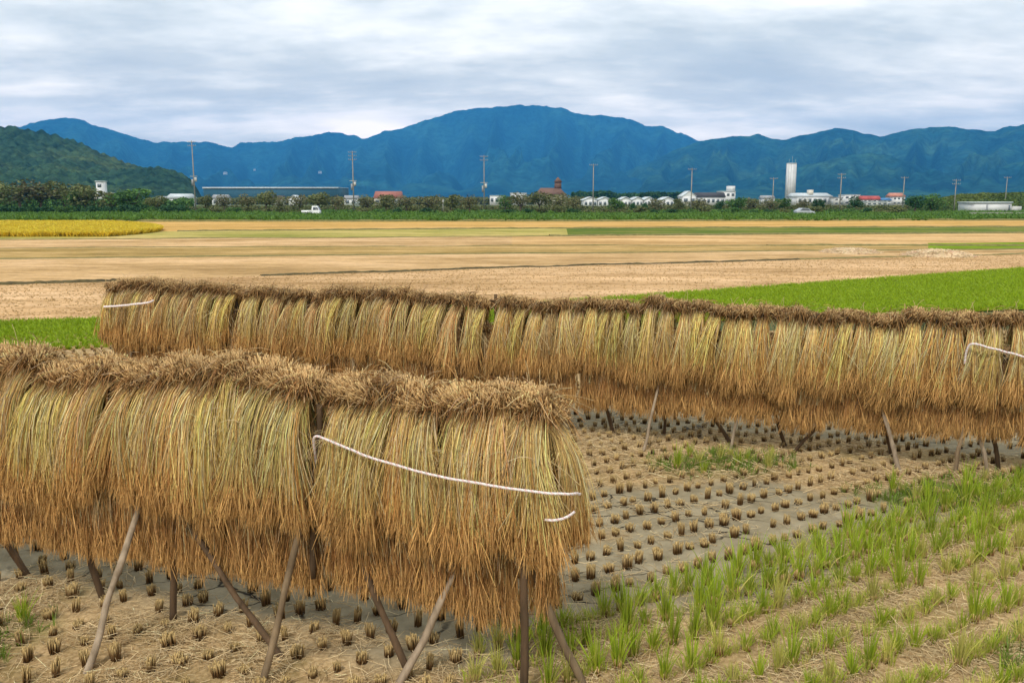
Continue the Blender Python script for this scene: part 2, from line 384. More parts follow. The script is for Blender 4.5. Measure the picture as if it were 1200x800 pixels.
stw = mix(nt, ramp(nt, noise_out(nt,1.3,7,.7), [(.50,(0,0,0)),(.64,(.75,.75,.75))]), stw, (.21,.155,.06))
c = mix(nt, sp.outputs[0], stw, mud)
gf = N(nt,'ShaderNodeMath',operation='MULTIPLY'); nt.links.new(sp.outputs[1],gf.inputs[0]); gf.inputs[1].default_value=.6
c = mix(nt, gf.outputs[0], c, (.12,.15,.03))
nt.links.new(c, b.inputs['Base Color']); 
bh = mix(nt, .5, n2, crm); bump(nt, b, bh, .6, .02)
o = mb.build('paddy_field', m, smooth=True); tag(o, kind='structure')

# ------------------------------------------------------------------ straw geometry
def colj(c, n, s, j=.18):
    base = np.array(c)[None,None,:]*np.ones((n,s,1)); return base*(1+rng.normal(0,j,(n,1,1)))*(1+rng.normal(0,.05,(n,1,3)))
def lerpc(a, b, t): return a*(1-t)+b*t
def sheaf_meshes(name, n, L, ymin, ymax, wb, rad, S=6, tuft=1., ears=1., tcol=1., low=False):
    # stalks
    side = np.where(rng.random(n)<.62,-1,1)
    q = rng.random(n)**.8; u0 = rng.normal(0,.022,n); xb = np.clip(rng.normal(0,.5,n),-1.1,1.1)*wb
    NS=6; sub = rng.integers(0,NS,n); xb = xb*.40+(rng.random(NS)*2-1)[sub]*wb*.9; Ls = L*(.92+.11*rng.random(NS))[sub]; gofs=rng.normal(0,.12); q=np.clip(q*.55+rng.random(NS)[sub]*.5,0,1)
    Li = Ls*(.80+.22*rng.random(n)); yq = ymin+(ymax-ymin)*q
    s = np.linspace(0,1,S)[None,:]
    ph = rng.random((n,1))*6.28; wv = rng.normal(0,.010,(n,1)); loose = (rng.random((n,1))<.16)*rng.normal(0,.045,(n,1))
    x = u0[:,None]+xb[:,None]*s**.75+wv*np.sin(s*5+ph)+loose*s**1.5
    y = side[:,None]*(.012+yq[:,None]*(1-np.exp(-5.5*s))-.03*s**2+abs(loose)*.8*s) + rng.normal(0,.006,(n,1))*np.sin(s*6+ph)
    z = .035*(1-s)**4 - Li[:,None]*s
    P = np.stack([x,y,z],-1)
    rr = rad*(.7+.6*rng.random((n,1)))*(1-.25*s)
    g = np.clip(rng.normal(.4,.33,(n,1,1)),0,1); gg = np.clip(rng.normal(.22,.25),0,1)
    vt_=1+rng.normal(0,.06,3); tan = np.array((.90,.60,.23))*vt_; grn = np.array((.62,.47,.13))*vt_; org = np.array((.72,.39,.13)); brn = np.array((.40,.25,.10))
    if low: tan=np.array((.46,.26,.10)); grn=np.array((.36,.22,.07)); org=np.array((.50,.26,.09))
    C0 = lerpc(tan, grn, np.clip(g*.8+gg*.4-.1,0,1)); t3 = s[:,:,None]
    C = lerpc(lerpc(brn*.9, C0, np.clip(t3*5,0,1)), org, np.clip((t3-.40+gofs)*1.5+rng.normal(0,.22,(n,1,1)),0,1)*.75)
    C = C*(1+rng.normal(0,.34,(n,1,1)))*(1+rng.normal(0,.10,(NS,1,1))[sub])
    hi=rng.random((n,1,1)); C=np.where(hi<.09,C*1.35+.04,np.where(hi>.80,C*np.array([.52,.40,.34]),C))
    st = MB(); st.tubes(P, rr, np.clip(C,.02,.9), 3)
    # dry leaf blades among the stalks
    nl = n//6; ii = rng.integers(0,n,nl); P2 = P[ii].copy(); cur = rng.normal(0,.05,(nl,1,3))*np.array([1,.6,.2]); P2 = P2+cur*(s[:,:,None]**2)*1.6; P2[:,:,1]*=1.04
    P2 = P2[:, :max(3,S-1)]; Wd = np.full((nl,P2.shape[1]), rad*1.5)*np.linspace(1,.3,P2.shape[1])[None]
    st.ribbons(P2, Wd, np.clip(colj((.56,.44,.24),nl,P2.shape[1],.2),.02,.85))
    # curling strays that stick out
    ns = max(4,n//18); i3 = rng.integers(0,n,ns); b0_ = P[i3, S//3]; dr = np.stack([rng.normal(0,.6,ns), side[i3]*rng.random(ns)*.45, rng.normal(-.35,.5,ns)],-1)
    t = np.linspace(0,1,4)[None,:,None]; ln = (.08+.14*rng.random((ns,1,1)))
    P3 = b0_[:,None,:]+dr[:,None,:]*t*ln+np.array([0,0,-1])*t*t*ln*.5
    st.tubes(P3, np.full((ns,4),rad*.75), np.clip(colj((.62,.5,.28),ns,4,.12),.02,.85), 3)
    m1 = st.mesh(name+'_stalks', M_straw)
    # ears
    ne = int(n*.85*ears); ii = rng.integers(0,n,ne); base = P[ii,-1]; bd = P[ii,-1]-P[ii,-2]; bd/=np.linalg.norm(bd,axis=1,keepdims=True)
    E = 5; t = np.linspace(0,1,E)[None,:,None]; ln = (.10+.10*rng.random((ne,1,1))); off = rng.normal(0,.028,(ne,1,3))*np.array([1,.7,.15])
    Pe = base[:,None,:]-bd[:,None,:]*ln*.35+bd[:,None,:]*t*ln+off*t**1.3+np.array([0,0,-1])*t*t*.02
    re = rad*(.8+.8*rng.random((ne,E)))*np.array([.6,1.15,1.25,1.0,.35])[None]
    Ce = lerpc(np.array((.68,.41,.15)),np.array((.44,.24,.085)),rng.random((ne,1,1)))*(1+rng.normal(0,.16,(ne,1,1)))*np.ones((ne,E,1))
    m2 = MB().tubes(Pe, re, np.clip(Ce,.02,.8), 3).mesh(name+'_ears', M_ear)
    # cut ends above the tie
    nt_ = int(n*.50*tuft); TL=.9 if tcol==1. else .82; az = rng.normal(rng.normal(0,.22),.24,nt_); ay = rng.normal(rng.normal(-.05,.2),.40,nt_); ln = TL*(.115+.075*rng.random(nt_))*rng.uniform(.88,1.15)
    T = 3; t = np.linspace(0,1,T)[None,:]
    x = rng.normal(0,.042,(nt_,1))+np.sin(az)[:,None]*ln[:,None]*t; y = rng.normal(0,.040,(nt_,1))+np.sin(ay)[:,None]*ln[:,None]*t; z = -.02+np.cos(az)[:,None]*np.cos(ay)[:,None]*ln[:,None]*t
    Pt = np.stack([x,y,z],-1); rt = rad*(1.25+.6*rng.random((nt_,1)))*np.ones((1,T))
    dk_=rng.uniform(.75,1.1); Ct = lerpc(np.array((.24,.115,.035)),np.array((.78,.52,.24)),np.clip(np.array([-.3,.0,.95])[None,:,None]+rng.normal(0,.22,(nt_,1,1)),0,1))*dk_*tcol*(1+rng.normal(0,.2,(nt_,1,1)))
    tf = MB(); tf.tubes(Pt, rt, np.clip(Ct,.02,.8), 3, True)
    # withered leaf sheaths hanging round the tie
    nd = int(nt_*1.0); a = rng.random(nd)*6.28; ln = .06+.13*rng.random((nd,1)); T=4; t = np.linspace(0,1,T)[None,:]
    rx = np.cos(a)[:,None]; ry = np.sin(a)[:,None]
    x = rng.normal(0,.045,(nd,1))+rx*ln*t*1.0; y = ry*(.05+ln*t*.8); z = .03+rng.random((nd,1))*.06+ln*t*.5*rng.normal(.4,1,(nd,1))-ln*t*t*.8
    tf.ribbons(np.stack([x,y,z],-1), rad*1.6*np.ones((nd,T))*np.linspace(1,.4,T)[None], np.clip(colj((.30,.165,.06),nd,T,.45),.02,.7)*tcol)
    nw = max(3,nt_//11); dr = rng.normal(0,1,(nw,1,3)); dr[:,:,2]=np.abs(dr[:,:,2])*.7-.2; dr/=np.linalg.norm(dr,axis=2,keepdims=True); t3_=np.linspace(0,1,4)[None,:,None]
    Pw = rng.normal(0,.03,(nw,1,3))+np.array([0,0,.05])+dr*t3_*(.12+.16*rng.random((nw,1,1)))+np.array([0,0,-.09])*t3_**2
    tf.tubes(Pw, np.full((nw,4),rad*.9), np.clip(colj((.58,.42,.22),nw,4,.2),.02,.8), 3)
    m3 = tf.mesh(name+'_cut_ends', M_tuft)
    # straw tie
    a = np.linspace(0,2*PI,13); bnd = MB()
    for dz in (-.012,0,.012): bnd.tube([(math.cos(q_)*.052, math.sin(q_)*.045, .02+dz+.004*math.sin(q_*3)) for q_ in a], .006, (.5,.38,.2), 4)
    m4 = bnd.mesh(name+'_tie', M_straw)
    return m1, m2, m3, m4
near_up = [sheaf_meshes('near_upper', 820, .74, .08, .25, .105, .0017, 7) for _ in range(12)]
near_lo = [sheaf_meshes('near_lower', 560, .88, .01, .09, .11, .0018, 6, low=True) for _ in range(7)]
far_up = [sheaf_meshes('far_upper', 600, .74, .07, .23, .12, .0024, 6, .75, tcol=.72) for _ in range(9)]
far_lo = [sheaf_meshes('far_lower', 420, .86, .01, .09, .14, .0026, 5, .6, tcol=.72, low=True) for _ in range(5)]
def place_sheaf(ms, p, rz, lean, sc_, label, group, flip=False, swing=0):
    r = empty('rice_sheaf', p, rz); r.rotation_euler = (swing, lean, rz+(PI if flip else 0)); r.scale = sc_
    if flip: r.rotation_euler[1] = -lean
    tag(r, label, 'rice sheaf', group)
    for nm, me in zip(('stalks','grain_ears','cut_ends','straw_tie'), ms):
        o = bpy.data.objects.new(nm, me); link(o, r)
    return r

def pole_pts(a, b, n=6, wob=.012):
    a=np.array(a,float); b=np.array(b,float); t=np.linspace(0,1,n)[:,None]
    P = a+(b-a)*t; P[1:-1]+=rng.normal(0,wob*.8,(n-2,3)); return P

class Rack:
    def __init__(s, a, b, name, label):
        s.a=np.array(a); s.b=np.array(b); s.L=np.linalg.norm(s.b-s.a); s.d=(s.b-s.a)/s.L; s.nrm=np.array((s.d[1],-s.d[0]))   # nrm toward camera
        if s.nrm[1]>0: s.nrm=-s.nrm
        s.rz = math.atan2(s.d[1],s.d[0]); s.root = empty('drying_rack', (s.a[0],s.a[1],0), 0); tag(s.root, label, 'drying rack')
    def P(s, t, off=0, z=0):
        q = s.a+s.d*t+s.nrm*off; return (q[0],q[1],z)
    def t_at_u(s, u, v, off=0):
        """distance along the rack where the view ray u,v crosses its plane, and the height there"""
        d = np.array(ray(u,v)); o0 = s.a+s.nrm*off; k = (o0@s.nrm)/(d[:2]@s.nrm); q = d[:2]*k
        return float((q-o0)@s.d), float(CH+d[2]*k)
    def part(s, name, pts, r0, r1, m, k=8):
        pts = np.array(pts)-np.array((s.a[0],s.a[1],0)); n_=14; q_=np.linspace(0,1,len(pts)); tq=np.linspace(0,1,n_); pts=np.stack([np.interp(tq,q_,pts[:,i]) for i in range(3)],1); mb = MB(); mb.tube(pts, np.linspace(r0,r1,n_)*.86*(1+rng.normal(0,.07,n_)), k=k)
        return mb.build(name, m, s.root, smooth=True)
    def leg(s, p0, p1, m, ztop=1.6, r=.028, name='leg', f0=None):
        """leg whose foot is seen at p0 and which passes p1, ending at the rail line at height ztop"""
        x0,y0 = f0 if f0 else at(*p0)
        d1 = np.array(ray(*p1)); d0 = np.array((x0,y0,-CH)); nn = np.cross(d0,d1)   # plane through camera
        # point a + d t , z=ztop : nn . (p - cam) = 0
        k = -(nn[0]*s.a[0]+nn[1]*s.a[1]+nn[2]*(ztop-CH))/(nn[0]*s.d[0]+nn[1]*s.d[1])
        top = np.array(s.P(k,0,ztop)); foot = np.array((x0,y0,-.05)); 
        return s.part(name, pole_pts(foot, top+(top-foot)*.04), r*1.1, r*.85, m)

near = Rack((-5.2,6.585),(.13,4.976),'near','weathered timber rack in the foreground with rails hidden under two tiers of sheaves')
farr = Rack((-6.08,12.94),(6.9,8.52),'far','long timber rack farther back across the stubble with thin splayed legs')
ZU, ZL = 1.735, 1.40
def rails(rk, over=.12):
    for z in (ZU-.03, ZL-.03):
        rk.part('rail', pole_pts(rk.P(-over,0,z), rk.P(rk.L+over*.3,0,z), 9, .006), .03, .024, M_polebrown)
rails(near); rails(farr)
GREY, DARK, BRN = M_polegrey, M_poledark, M_polebrown
near.leg((95,796),(155,618),GREY,.98,.028); near.leg((303,806),(375,520),DARK,1.5,.026); near.leg((460,806),(515,710),GREY,.75,.028)
near.leg((692,812),(657,737),DARK,.8,.029)
near.leg((39,678),(8,632),BRN,1.5,.030); near.leg((123,703),(107,655),BRN,1.3,.028); near.leg((340,777),(286,702),BRN,1.0,.026); near.leg((482,787),(453,722),BRN,1.2,.026)
near.leg((202,728),(203,672),BRN,1.6,.026,'post'); near.leg((613,822),(613,745),BRN,1.7,.028,'post')
gt0 = near.t_at_u(370,540,.12)[0]; near.part('post', pole_pts(near.P(gt0-.05,.13,.55),near.P(gt0+.03,.10,1.72)), .026,.022,BRN)
for t in (.25,): near.part('post', pole_pts(near.P(t,0,-.05),near.P(t,0,1.8)), .035,.03,BRN)
for p0,p1,m_,zt,r_ in (((752,531),(770,458),GREY,.95,.020),((855,532),(863,488),GREY,.75,.020),((925,532),(963,492),BRN,1.0,.024),((1057,556),(1038,490),GREY,.75,.030),
        ((1117,558),(1128,508),DARK,.7,.024),((1158,556),(1150,512),GREY,.7,.024),((720,509),(712,481),BRN,1.4,.026),((778,511),(778,481),BRN,1.5,.022),((861,522),(834,484),BRN,1.2,.028),
        ((923,524),(912,491),BRN,1.3,.024),((1047,536),(1038,496),BRN,1.3,.024),((1171,552),(1164,515),BRN,1.4,.028)):
    farr.leg(p0,p1,m_,zt,r_)
for t in (.3,2.2,4.1,6.2,farr.L-.3):
    farr.part('post', pole_pts(farr.P(t,0,-.05),farr.P(t,0,1.8)), .03,.026,BRN)
    farr.part('leg', pole_pts(farr.P(t+.2,.35,-.05),farr.P(t,0,1.0)), .026,.022,DARK); farr.part('leg', pole_pts(farr.P(t+.3,-.45,-.05),farr.P(t,0,1.6)), .026,.022,BRN)

# sheaves on the near rack
gaps_n = [(near.t_at_u(u,v,.15)[0], g) for u,v,g in ((131,500,.03),(371,540,.07),(513,500,.025))]
sp_n = .128; t = .05; k = 0
while t < near.L-.02:
    tt = t
    for gt, gw in gaps_n:
        if abs(tt-gt) < gw+.085: tt = gt+math.copysign(gw+.085, tt-gt)
    fr = tt/near.L
    lean = math.radians(11-8.5*fr+R.gauss(0,5))
    s_ = R.uniform(.94,1.06); zz_ = .03*math.sin(tt*2.1)+R.gauss(0,.026)
    off = R.gauss(0,.012)
    lab = 'straw sheaf hanging in the upper tier of the near rack in the foreground'
    place_sheaf(R.choice(near_up), near.P(tt,off,ZU+.085-.045*fr+zz_), near.rz, lean, (R.uniform(.92,1.1)*s_,R.uniform(.9,1.12),s_*R.uniform(.98,1.20)), lab, 'sheaves in the upper tier of the near rack', swing=R.gauss(0,.02))
    t += sp_n*R.uniform(.85,1.15); k += 1
t = .08
while t < near.L-.05:
    tt = t
    for gt, gw in gaps_n[1:2]:
        if abs(tt-gt) < gw+.06: tt = gt+math.copysign(gw+.06, tt-gt)
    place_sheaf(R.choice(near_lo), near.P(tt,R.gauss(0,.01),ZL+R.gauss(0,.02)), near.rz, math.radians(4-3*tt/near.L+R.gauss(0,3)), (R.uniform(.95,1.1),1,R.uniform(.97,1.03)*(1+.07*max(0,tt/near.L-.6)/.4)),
        'straw sheaf of the lower tier showing brown ears under the near rack', 'sheaves in the lower tier of the near rack')
    t += .135*R.uniform(.88,1.12)
# the end sheaves wrap round the right end of the near rack
place_sheaf(near_up[0], near.P(near.L+.02,0,ZU+.03), near.rz, -.05, (1.2,1.15,1.12), 'bushy end sheaf with splayed butts at the right end of the near rack', None, False)['label']
e = place_sheaf(near_up[1], near.P(near.L+.07,.03,ZU-.02), near.rz, -.16, (.9,.95,1.0), 'outermost straw sheaf twisted sideways round the right end of the near rack', None); e.rotation_euler[2] = near.rz+math.radians(68)
e = place_sheaf(near_lo[1], near.P(near.L+.03,.02,ZL), near.rz, -.08, (.9,.95,1.0), 'lowest straw sheaf turned sideways under the right end of the near rack', None); e.rotation_euler[2] = near.rz+math.radians(60)

# sheaves on the far rack
gaps_f = [(farr.t_at_u(u,v,.15)[0], g) for u,v,g in ((577,380,.04),(188,360,.02))]
t = .06
while t < farr.L-.02:
    tt = t
    for gt, gw in gaps_f:
        if abs(tt-gt) < gw+.1: tt = gt+math.copysign(gw+.1, tt-gt)
    side_ = 'left of' if tt < gaps_f[0][0] else 'right of'
    lean = math.radians((9 if tt < gaps_f[0][0] else 5)+R.gauss(0,3))
    s_ = R.uniform(.95,1.06)
    place_sheaf(R.choice(far_up), farr.P(tt,R.gauss(0,.012),ZU-.06+.03*math.sin(tt*1.7)+R.gauss(0,.022)), farr.rz, lean, (R.uniform(.95,1.15)*s_,R.uniform(.92,1.12),s_*R.uniform(.97,1.14)),
        'straw sheaf in the upper tier of the far rack, %s its dark gap' % side_, 'upper tier sheaves of the far rack, %s the gap' % side_, swing=R.gauss(0,.02))
    t += .185*R.uniform(.82,1.18)
t = .1
while t < farr.L-.05:
    side_ = 'left of' if t < gaps_f[0][0] else 'right of'
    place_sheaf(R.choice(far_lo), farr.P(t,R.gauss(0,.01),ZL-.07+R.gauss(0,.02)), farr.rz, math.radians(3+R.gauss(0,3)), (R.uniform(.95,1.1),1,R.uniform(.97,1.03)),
        'straw sheaf in the lower tier of the far rack, %s its dark gap' % side_, 'lower tier sheaves of the far rack, %s the gap' % side_)
    t += .185*R.uniform(.88,1.12)

# ropes
def rope(pts, r, label, n=60, tw=26):
    P = np.array(pts,float); d = np.concatenate([[0],np.cumsum(np.linalg.norm(np.diff(P,axis=0),axis=1))]); s = np.linspace(0,d[-1],max(n,int(d[-1]*120)))
    # smooth through points
    Q = np.stack([np.interp(s,d,P[:,i]) for i in range(3)],1)
    for _ in range(6*len(s)//60+4): Q[1:-1] = (Q[:-2]+2*Q[1:-1]+Q[2:])/4
    for k_,am in ((.35,.006),(1.2,.003)): Q[:,2]+=(vnoise(s/ .1*k_,s*0,int(r*1e4))-.5)*am*2; Q[:,1]+=(vnoise(s/.1*k_,s*0+5,7)-.5)*am*3
    T = np.gradient(Q,axis=0); T/=np.linalg.norm(T,axis=1,keepdims=True)+1e-9
    A = np.cross(T, np.array([[0.02,.01,1.]])); A/=np.linalg.norm(A,axis=1,keepdims=True)+1e-9; B = np.cross(T,A)
    root = empty('rope', tuple(Q[0])); tag(root, label, 'rope')
    for j in range(3):
        ph = s*2*PI*tw+j*2*PI/3; H = Q+A*(np.cos(ph)*r*.62)[:,None]+B*(np.sin(ph)*r*.62)[:,None]-Q[0]
        MB().tube(H, r*.62, k=6).build('strand', M_ropep if j==2 else M_ropew, root, True)
    return root
def rk_pts(rk, L, off):
    out=[]
    for (u,v),o_ in zip(L, off if isinstance(off,(list,tuple)) else [off]*len(L)):
        t_, z_ = rk.t_at_u(u,v,o_); out.append(rk.P(t_,o_,z_))
    return out
rope(rk_pts(near, [(371,545),(369,528),(367,514),(371,510),(376,513),(400,523),(440,538),(480,549),(520,559),(560,567),(600,573),(640,578),(665,580),(676,578),(680,577)], [.1,.17,.22,.25,.27,.285,.29,.29,.29,.30,.31,.31,.30,.2,.0]), .0075,
     'white and pink twisted rope sagging across the front of the near rack')
rope(rk_pts(near, [(638,609),(648,610),(660,608),(668,604),(673,600)], [.24,.30,.31,.28,.2]), .007, 'short white rope end on the near rack just under the long rope')
rope(rk_pts(farr, [(122,359.5),(136,358.5),(150,357.5),(165,356),(175,354.5),(180,352)], [.24,.28,.28,.28,.27,.2]), .014, 'pale rope tied round the sheaves at the left end of the far rack')
rope(rk_pts(farr, [(1130,425),(1132,412),(1136,403),(1142,403),(1160,408),(1180,413),(1200,418),(1230,424)], [.2,.24,.27,.28,.28,.28,.28,.27]), .011, 'pale rope slanting over the sheaves near the right end of the far rack')

# ------------------------------------------------------------------ stubble and regrowth in the near paddy
def stub_arr(ns, h=.078, r=.0038, sp=.027, k=3, S=3, dk=1.):
    mb = MB(); a = rng.random(ns)*6.28; q = np.sqrt(rng.random(ns))*sp; tilt = rng.normal(0,.10,ns)+q*2.5; hh = h*rng.uniform(.8,1.2)*(.7+.45*rng.random(ns))
    t = np.linspace(0,1,S)[None,:]
    a2=a+rng.normal(0,.5,ns); x = (np.cos(a)*q)[:,None]+(np.cos(a2)*np.sin(tilt)*hh)[:,None]*t; y = (np.sin(a)*q)[:,None]+(np.sin(a2)*np.sin(tilt)*hh)[:,None]*t; z = -.015+(hh+.015)[:,None]*t
    C = lerpc(np.array((.11,.055,.018)),np.array((.21,.12,.045)),t[:,:,None]**1.5)*dk*(1+rng.normal(0,.2,(ns,1,1)))
    C[:,-1] = np.array((.44,.31,.13))*(1+rng.normal(0,.2,(ns,1)))
    mb.tubes(np.stack([x,y,z],-1), np.full((ns,S),r), np.clip(C,.01,.8), k, True); return mb
def blades(mb, nb, L0, L1, wd, spread, cols, S=5):
    a = rng.random(nb)*6.28; q = rng.random(nb)*.025; ln = L0+(L1-L0)*rng.random(nb); lean = np.abs(rng.normal(0,spread,nb)); t = np.linspace(0,1,S)[None,:]
    o = (lean*ln)[:,None]*(t*.5+t**2.2*.6)
    x = (np.cos(a)*q)[:,None]+np.cos(a)[:,None]*o; y = (np.sin(a)*q)[:,None]+np.sin(a)[:,None]*o; z = ln[:,None]*t*(1-.25*np.clip(lean,0,1)[:,None]*t)
    c0,c1 = np.array(cols[0]),np.array(cols[1]); C = lerpc(c0,c1,np.clip(rng.random((nb,1,1))*.7+t[:,:,None]*.4,0,1))*(1+rng.normal(0,.12,(nb,1,1)))
    mb.ribbons(np.stack([x,y,z],-1), wd*np.ones((nb,S))*np.array([.7,1,.9,.6,.1])[None][:,:S], np.clip(C,.01,.8))
GR = ((.40,.42,.04),(.24,.37,.02)); GY_ = ((.60,.50,.18),(.42,.44,.07))
stub_v = [stub_arr(40) .mesh('stub', M_litter) for _ in range(8)]
stub_g = [stub_arr(22,.06,.004,.028,dk=1.5).mesh('tuft_stub', M_litter) for _ in range(6)]
shoot_v = []
for i in range(9):
    mb = MB(); blades(mb, 34+i*3, .07, .17+.02*i, .0034, .22, GR if i%3 else GY_); blades(mb, 14, .07, .2, .003, .3, GY_); shoot_v.append(mb.mesh('shoots', M_blade))
sites = []
a0 = np.arange(-14,24,.172)
for j in range(-30,62):
    bb = 4.77+(j+.5)*.29
    for a_ in a0:
        aa = a_+rng.normal(0,.014); b_ = bb+rng.normal(0,.014); x = aa*CT-b_*ST; y = aa*ST+b_*CT
        if y<3.6 or y>19: continue
        zc = y*PC+CH*PS
        if abs(600+F*x/zc-600) > 690: continue
        if (y*PS-CH*PC)/zc < -.44: continue
        # stay on the near side of the green field
        vline = np.interp(x/y, [-.75,0,.75], [17.6,20.4,24.8])
        if y > vline: continue
        if rng.random() < .05: continue
        sites.append((x,y,b_))
sites = np.array(sites); zc = sites[:,1]*PC+CH*PS; su = 600+F*sites[:,0]/zc
isg = (sites[:,2]<4.80)&(sites[:,0]>-.3)
gm = greenmask(sites[:,0],sites[:,1]); isg |= (gm>.55)&(rng.random(len(sites))<.6)
mm = mudmask(sites[:,0],sites[:,1])
gi = np.where(isg)[0]; bi = np.where(~isg)[0]
# skip what the near sheaves hide (an individual nobody sees)
def hidden_by_near(x, y):
    zc_ = y*PC+CH*PS; u = 600+F*x/zc_; v = 400-F*(y*PS-CH*PC)/zc_
    bot = 632+(u/680)*112; return (u<670)&(v<bot-25)&(v>0)
def order(idx):
    h = hidden_by_near(sites[idx,0],sites[idx,1]); hf = 0
    return idx[np.argsort(sites[idx,1]+h*100)]
gi = order(gi); bi = order(bi)
gzv = gz(sites[:,0],sites[:,1])
for n_i, i in enumerate(bi[:300]):
    x,y,_ = sites[i]; o = bpy.data.objects.new('rice_stubble', R.choice(stub_v)); link(o); o.location=(x,y,gzv[i]); o.rotation_euler=(R.gauss(0,.06),R.gauss(0,.06),R.random()*6); s_=R.uniform(.85,1.4); o.scale=(s_,s_,R.uniform(.75,1.3))
    if x > .45: lab,g_ = 'short brown rice stub in the grey mud right of the near rack','brown stubs in the mud right of the near rack'
    elif mm[i]>.5: lab,g_ = 'short brown rice stub in the grey mud beneath the near rack','brown stubs in the mud beneath the near rack'
    else: lab,g_ = 'short brown rice stub among loose straw in front of and under the near rack','brown stubs among loose straw around the near rack'
    tag(o, lab, 'rice stubble', g_)
for i in gi[:300]:
    x,y,bb = sites[i]; r = bpy.data.objects.new('rice_tuft', R.choice(stub_g)); link(r); r.location=(x,y,gzv[i]); r.rotation_euler=(0,0,R.random()*6)
    edge = math.exp(-((bb-4.45)/.55)**2) if x>0 else 0
    s_ = R.uniform(.85,1.2)*(.95+.28*edge); r.scale=(s_,s_,s_*R.uniform(.8,1.15))
    k_ = R.choice((1,2,4,5,7,8)) if R.random() < .35+.6*edge else R.choice((0,0,3,3,1,6))
    c = bpy.data.objects.new('green_shoots', shoot_v[k_]); link(c, r)
    if bb>4.1 and x>0: tag(r,'tall green tuft sprouting along the edge of the grey mud at right','rice tuft','green tufts along the mud edge')
    elif x>0: tag(r,'green and straw tuft sprouting in the straw covered corner at lower right','rice tuft','green tufts in the lower right corner')
    else: tag(r,'green tinged tuft in the loose straw at the lower left','rice tuft','green tufts at the lower left')
# all farther stubble as one mass
def scatter(proto, pos, scl, rotz, tilt=None):
    V = np.concatenate(proto.v); C = np.concatenate(proto.c); n = len(pos)
    c,s = np.cos(rotz)[:,None],np.sin(rotz)[:,None]
    x = (V[None,:,0]*c-V[None,:,1]*s)*scl[:,0:1]+pos[:,0:1]; y = (V[None,:,0]*s+V[None,:,1]*c)*scl[:,0:1]+pos[:,1:2]; z = V[None,:,2]*scl[:,1:2]+pos[:,2:3]
    mb = MB(); VV = np.stack([x,y,z],-1).reshape(-1,3)
    fs = [(a[None]+(np.arange(n)*len(V))[:,None,None]).reshape(-1,a.shape[1]) for a in proto.q]
    jit = 1+rng.normal(0,.13,(n,1,1)); CC = np.clip(C[None]*jit,.01,.85).reshape(-1,3)
    mb.add(VV, fs, CC); return mb
def merge(*ms):
    o = MB()
    for m_ in ms:
        for v,c in zip(m_.v,m_.c): o.v.append(v); o.c.append(c)
        for q in m_.q: o.q.append(q+o.n)
        o.n += m_.n
    return o
rest = np.concatenate([bi[300:]]); parts=[]
for k_ in range(4):
    ii = rest[k_::4]; parts.append(scatter(stub_arr(20,.075,.0046), np.stack([sites[ii,0],sites[ii,1],gzv[ii]],1), np.stack([rng.uniform(.8,1.2,len(ii)),rng.uniform(.75,1.15,len(ii))],1), rng.random(len(ii))*6.28))
tag(merge(*parts).build('rice_stubble', M_litter), 'rows of short brown rice stubs covering the ground out to the far rack', 'stubble', kind='stuff')
rest = gi[300:]
if len(rest):
    def gproto(): 
        p = stub_arr(14,.075,.005); blades(p, 22, .08,.2,.005,.3,GR); return p
    tag(merge(*[scatter(gproto(), np.stack([sites[rest[k::3],0],sites[rest[k::3],1],gzv[rest[k::3]]],1), np.stack([rng.uniform(.8,1.2,len(rest[k::3])),rng.uniform(.7,1.2,len(rest[k::3]))],1), rng.random(len(rest[k::3]))*6.28) for k in range(3)]).build('rice_regrowth', M_blade), 'green regrowth tufts beyond the nearer ones at the right', 'regrowth', kind='stuff')
# low grass in the green patches
def rnd_near(n, x0,x1,y0,y1): return rng.uniform(x0,x1,n), rng.uniform(y0,y1,n)
x,y = rnd_near(60000,-5,9,4,12); g_ = greenmask(x,y); kp = rng.random(60000)<g_*.30; x,y=x[kp],y[kp]
gp = MB(); blades(gp, 9, .04,.12,.003,.5,((.20,.24,.04),(.12,.22,.02)),4)
tag(scatter(gp, np.stack([x,y,gz(x,y)],1), np.stack([rng.uniform(.6,1.2,len(x)),rng.uniform(.5,1.2,len(x))],1), rng.random(len(x))*6.28).build('grass', M_blade), 'low green weeds spreading between the stubs', 'grass', kind='stuff')
x,y = rnd_near(26000,-.3,9,4.2,11); b_ = 4.77+(np.floor((bcoord(x,y)-4.77)/.29)+.5)*.29+rng.normal(0,.022,26000); a_ = x*CT+y*ST; x,y = a_*CT-b_*ST, a_*ST+b_*CT; bb_=b_; kp=(bb_<4.85)&(rng.random(26000)<.24*np.clip(fbm(x*1.5,y*1.5,55,3)*2.2-.3,.1,1)); x,y=x[kp],y[kp]
gp = MB(); blades(gp, 7, .05,.14,.003,.3,GY_,4); blades(gp, 4, .05,.14,.003,.3,GR,4)
tag(scatter(gp, np.stack([x,y,gz(x,y)],1), np.stack([rng.uniform(.6,1.1,len(x)),rng.uniform(.5,1.2,len(x))],1), rng.random(len(x))*6.28).build('sprouts', M_blade), 'fine yellow green sprouts scattered between the tufts at lower right', 'sprouts', kind='stuff')
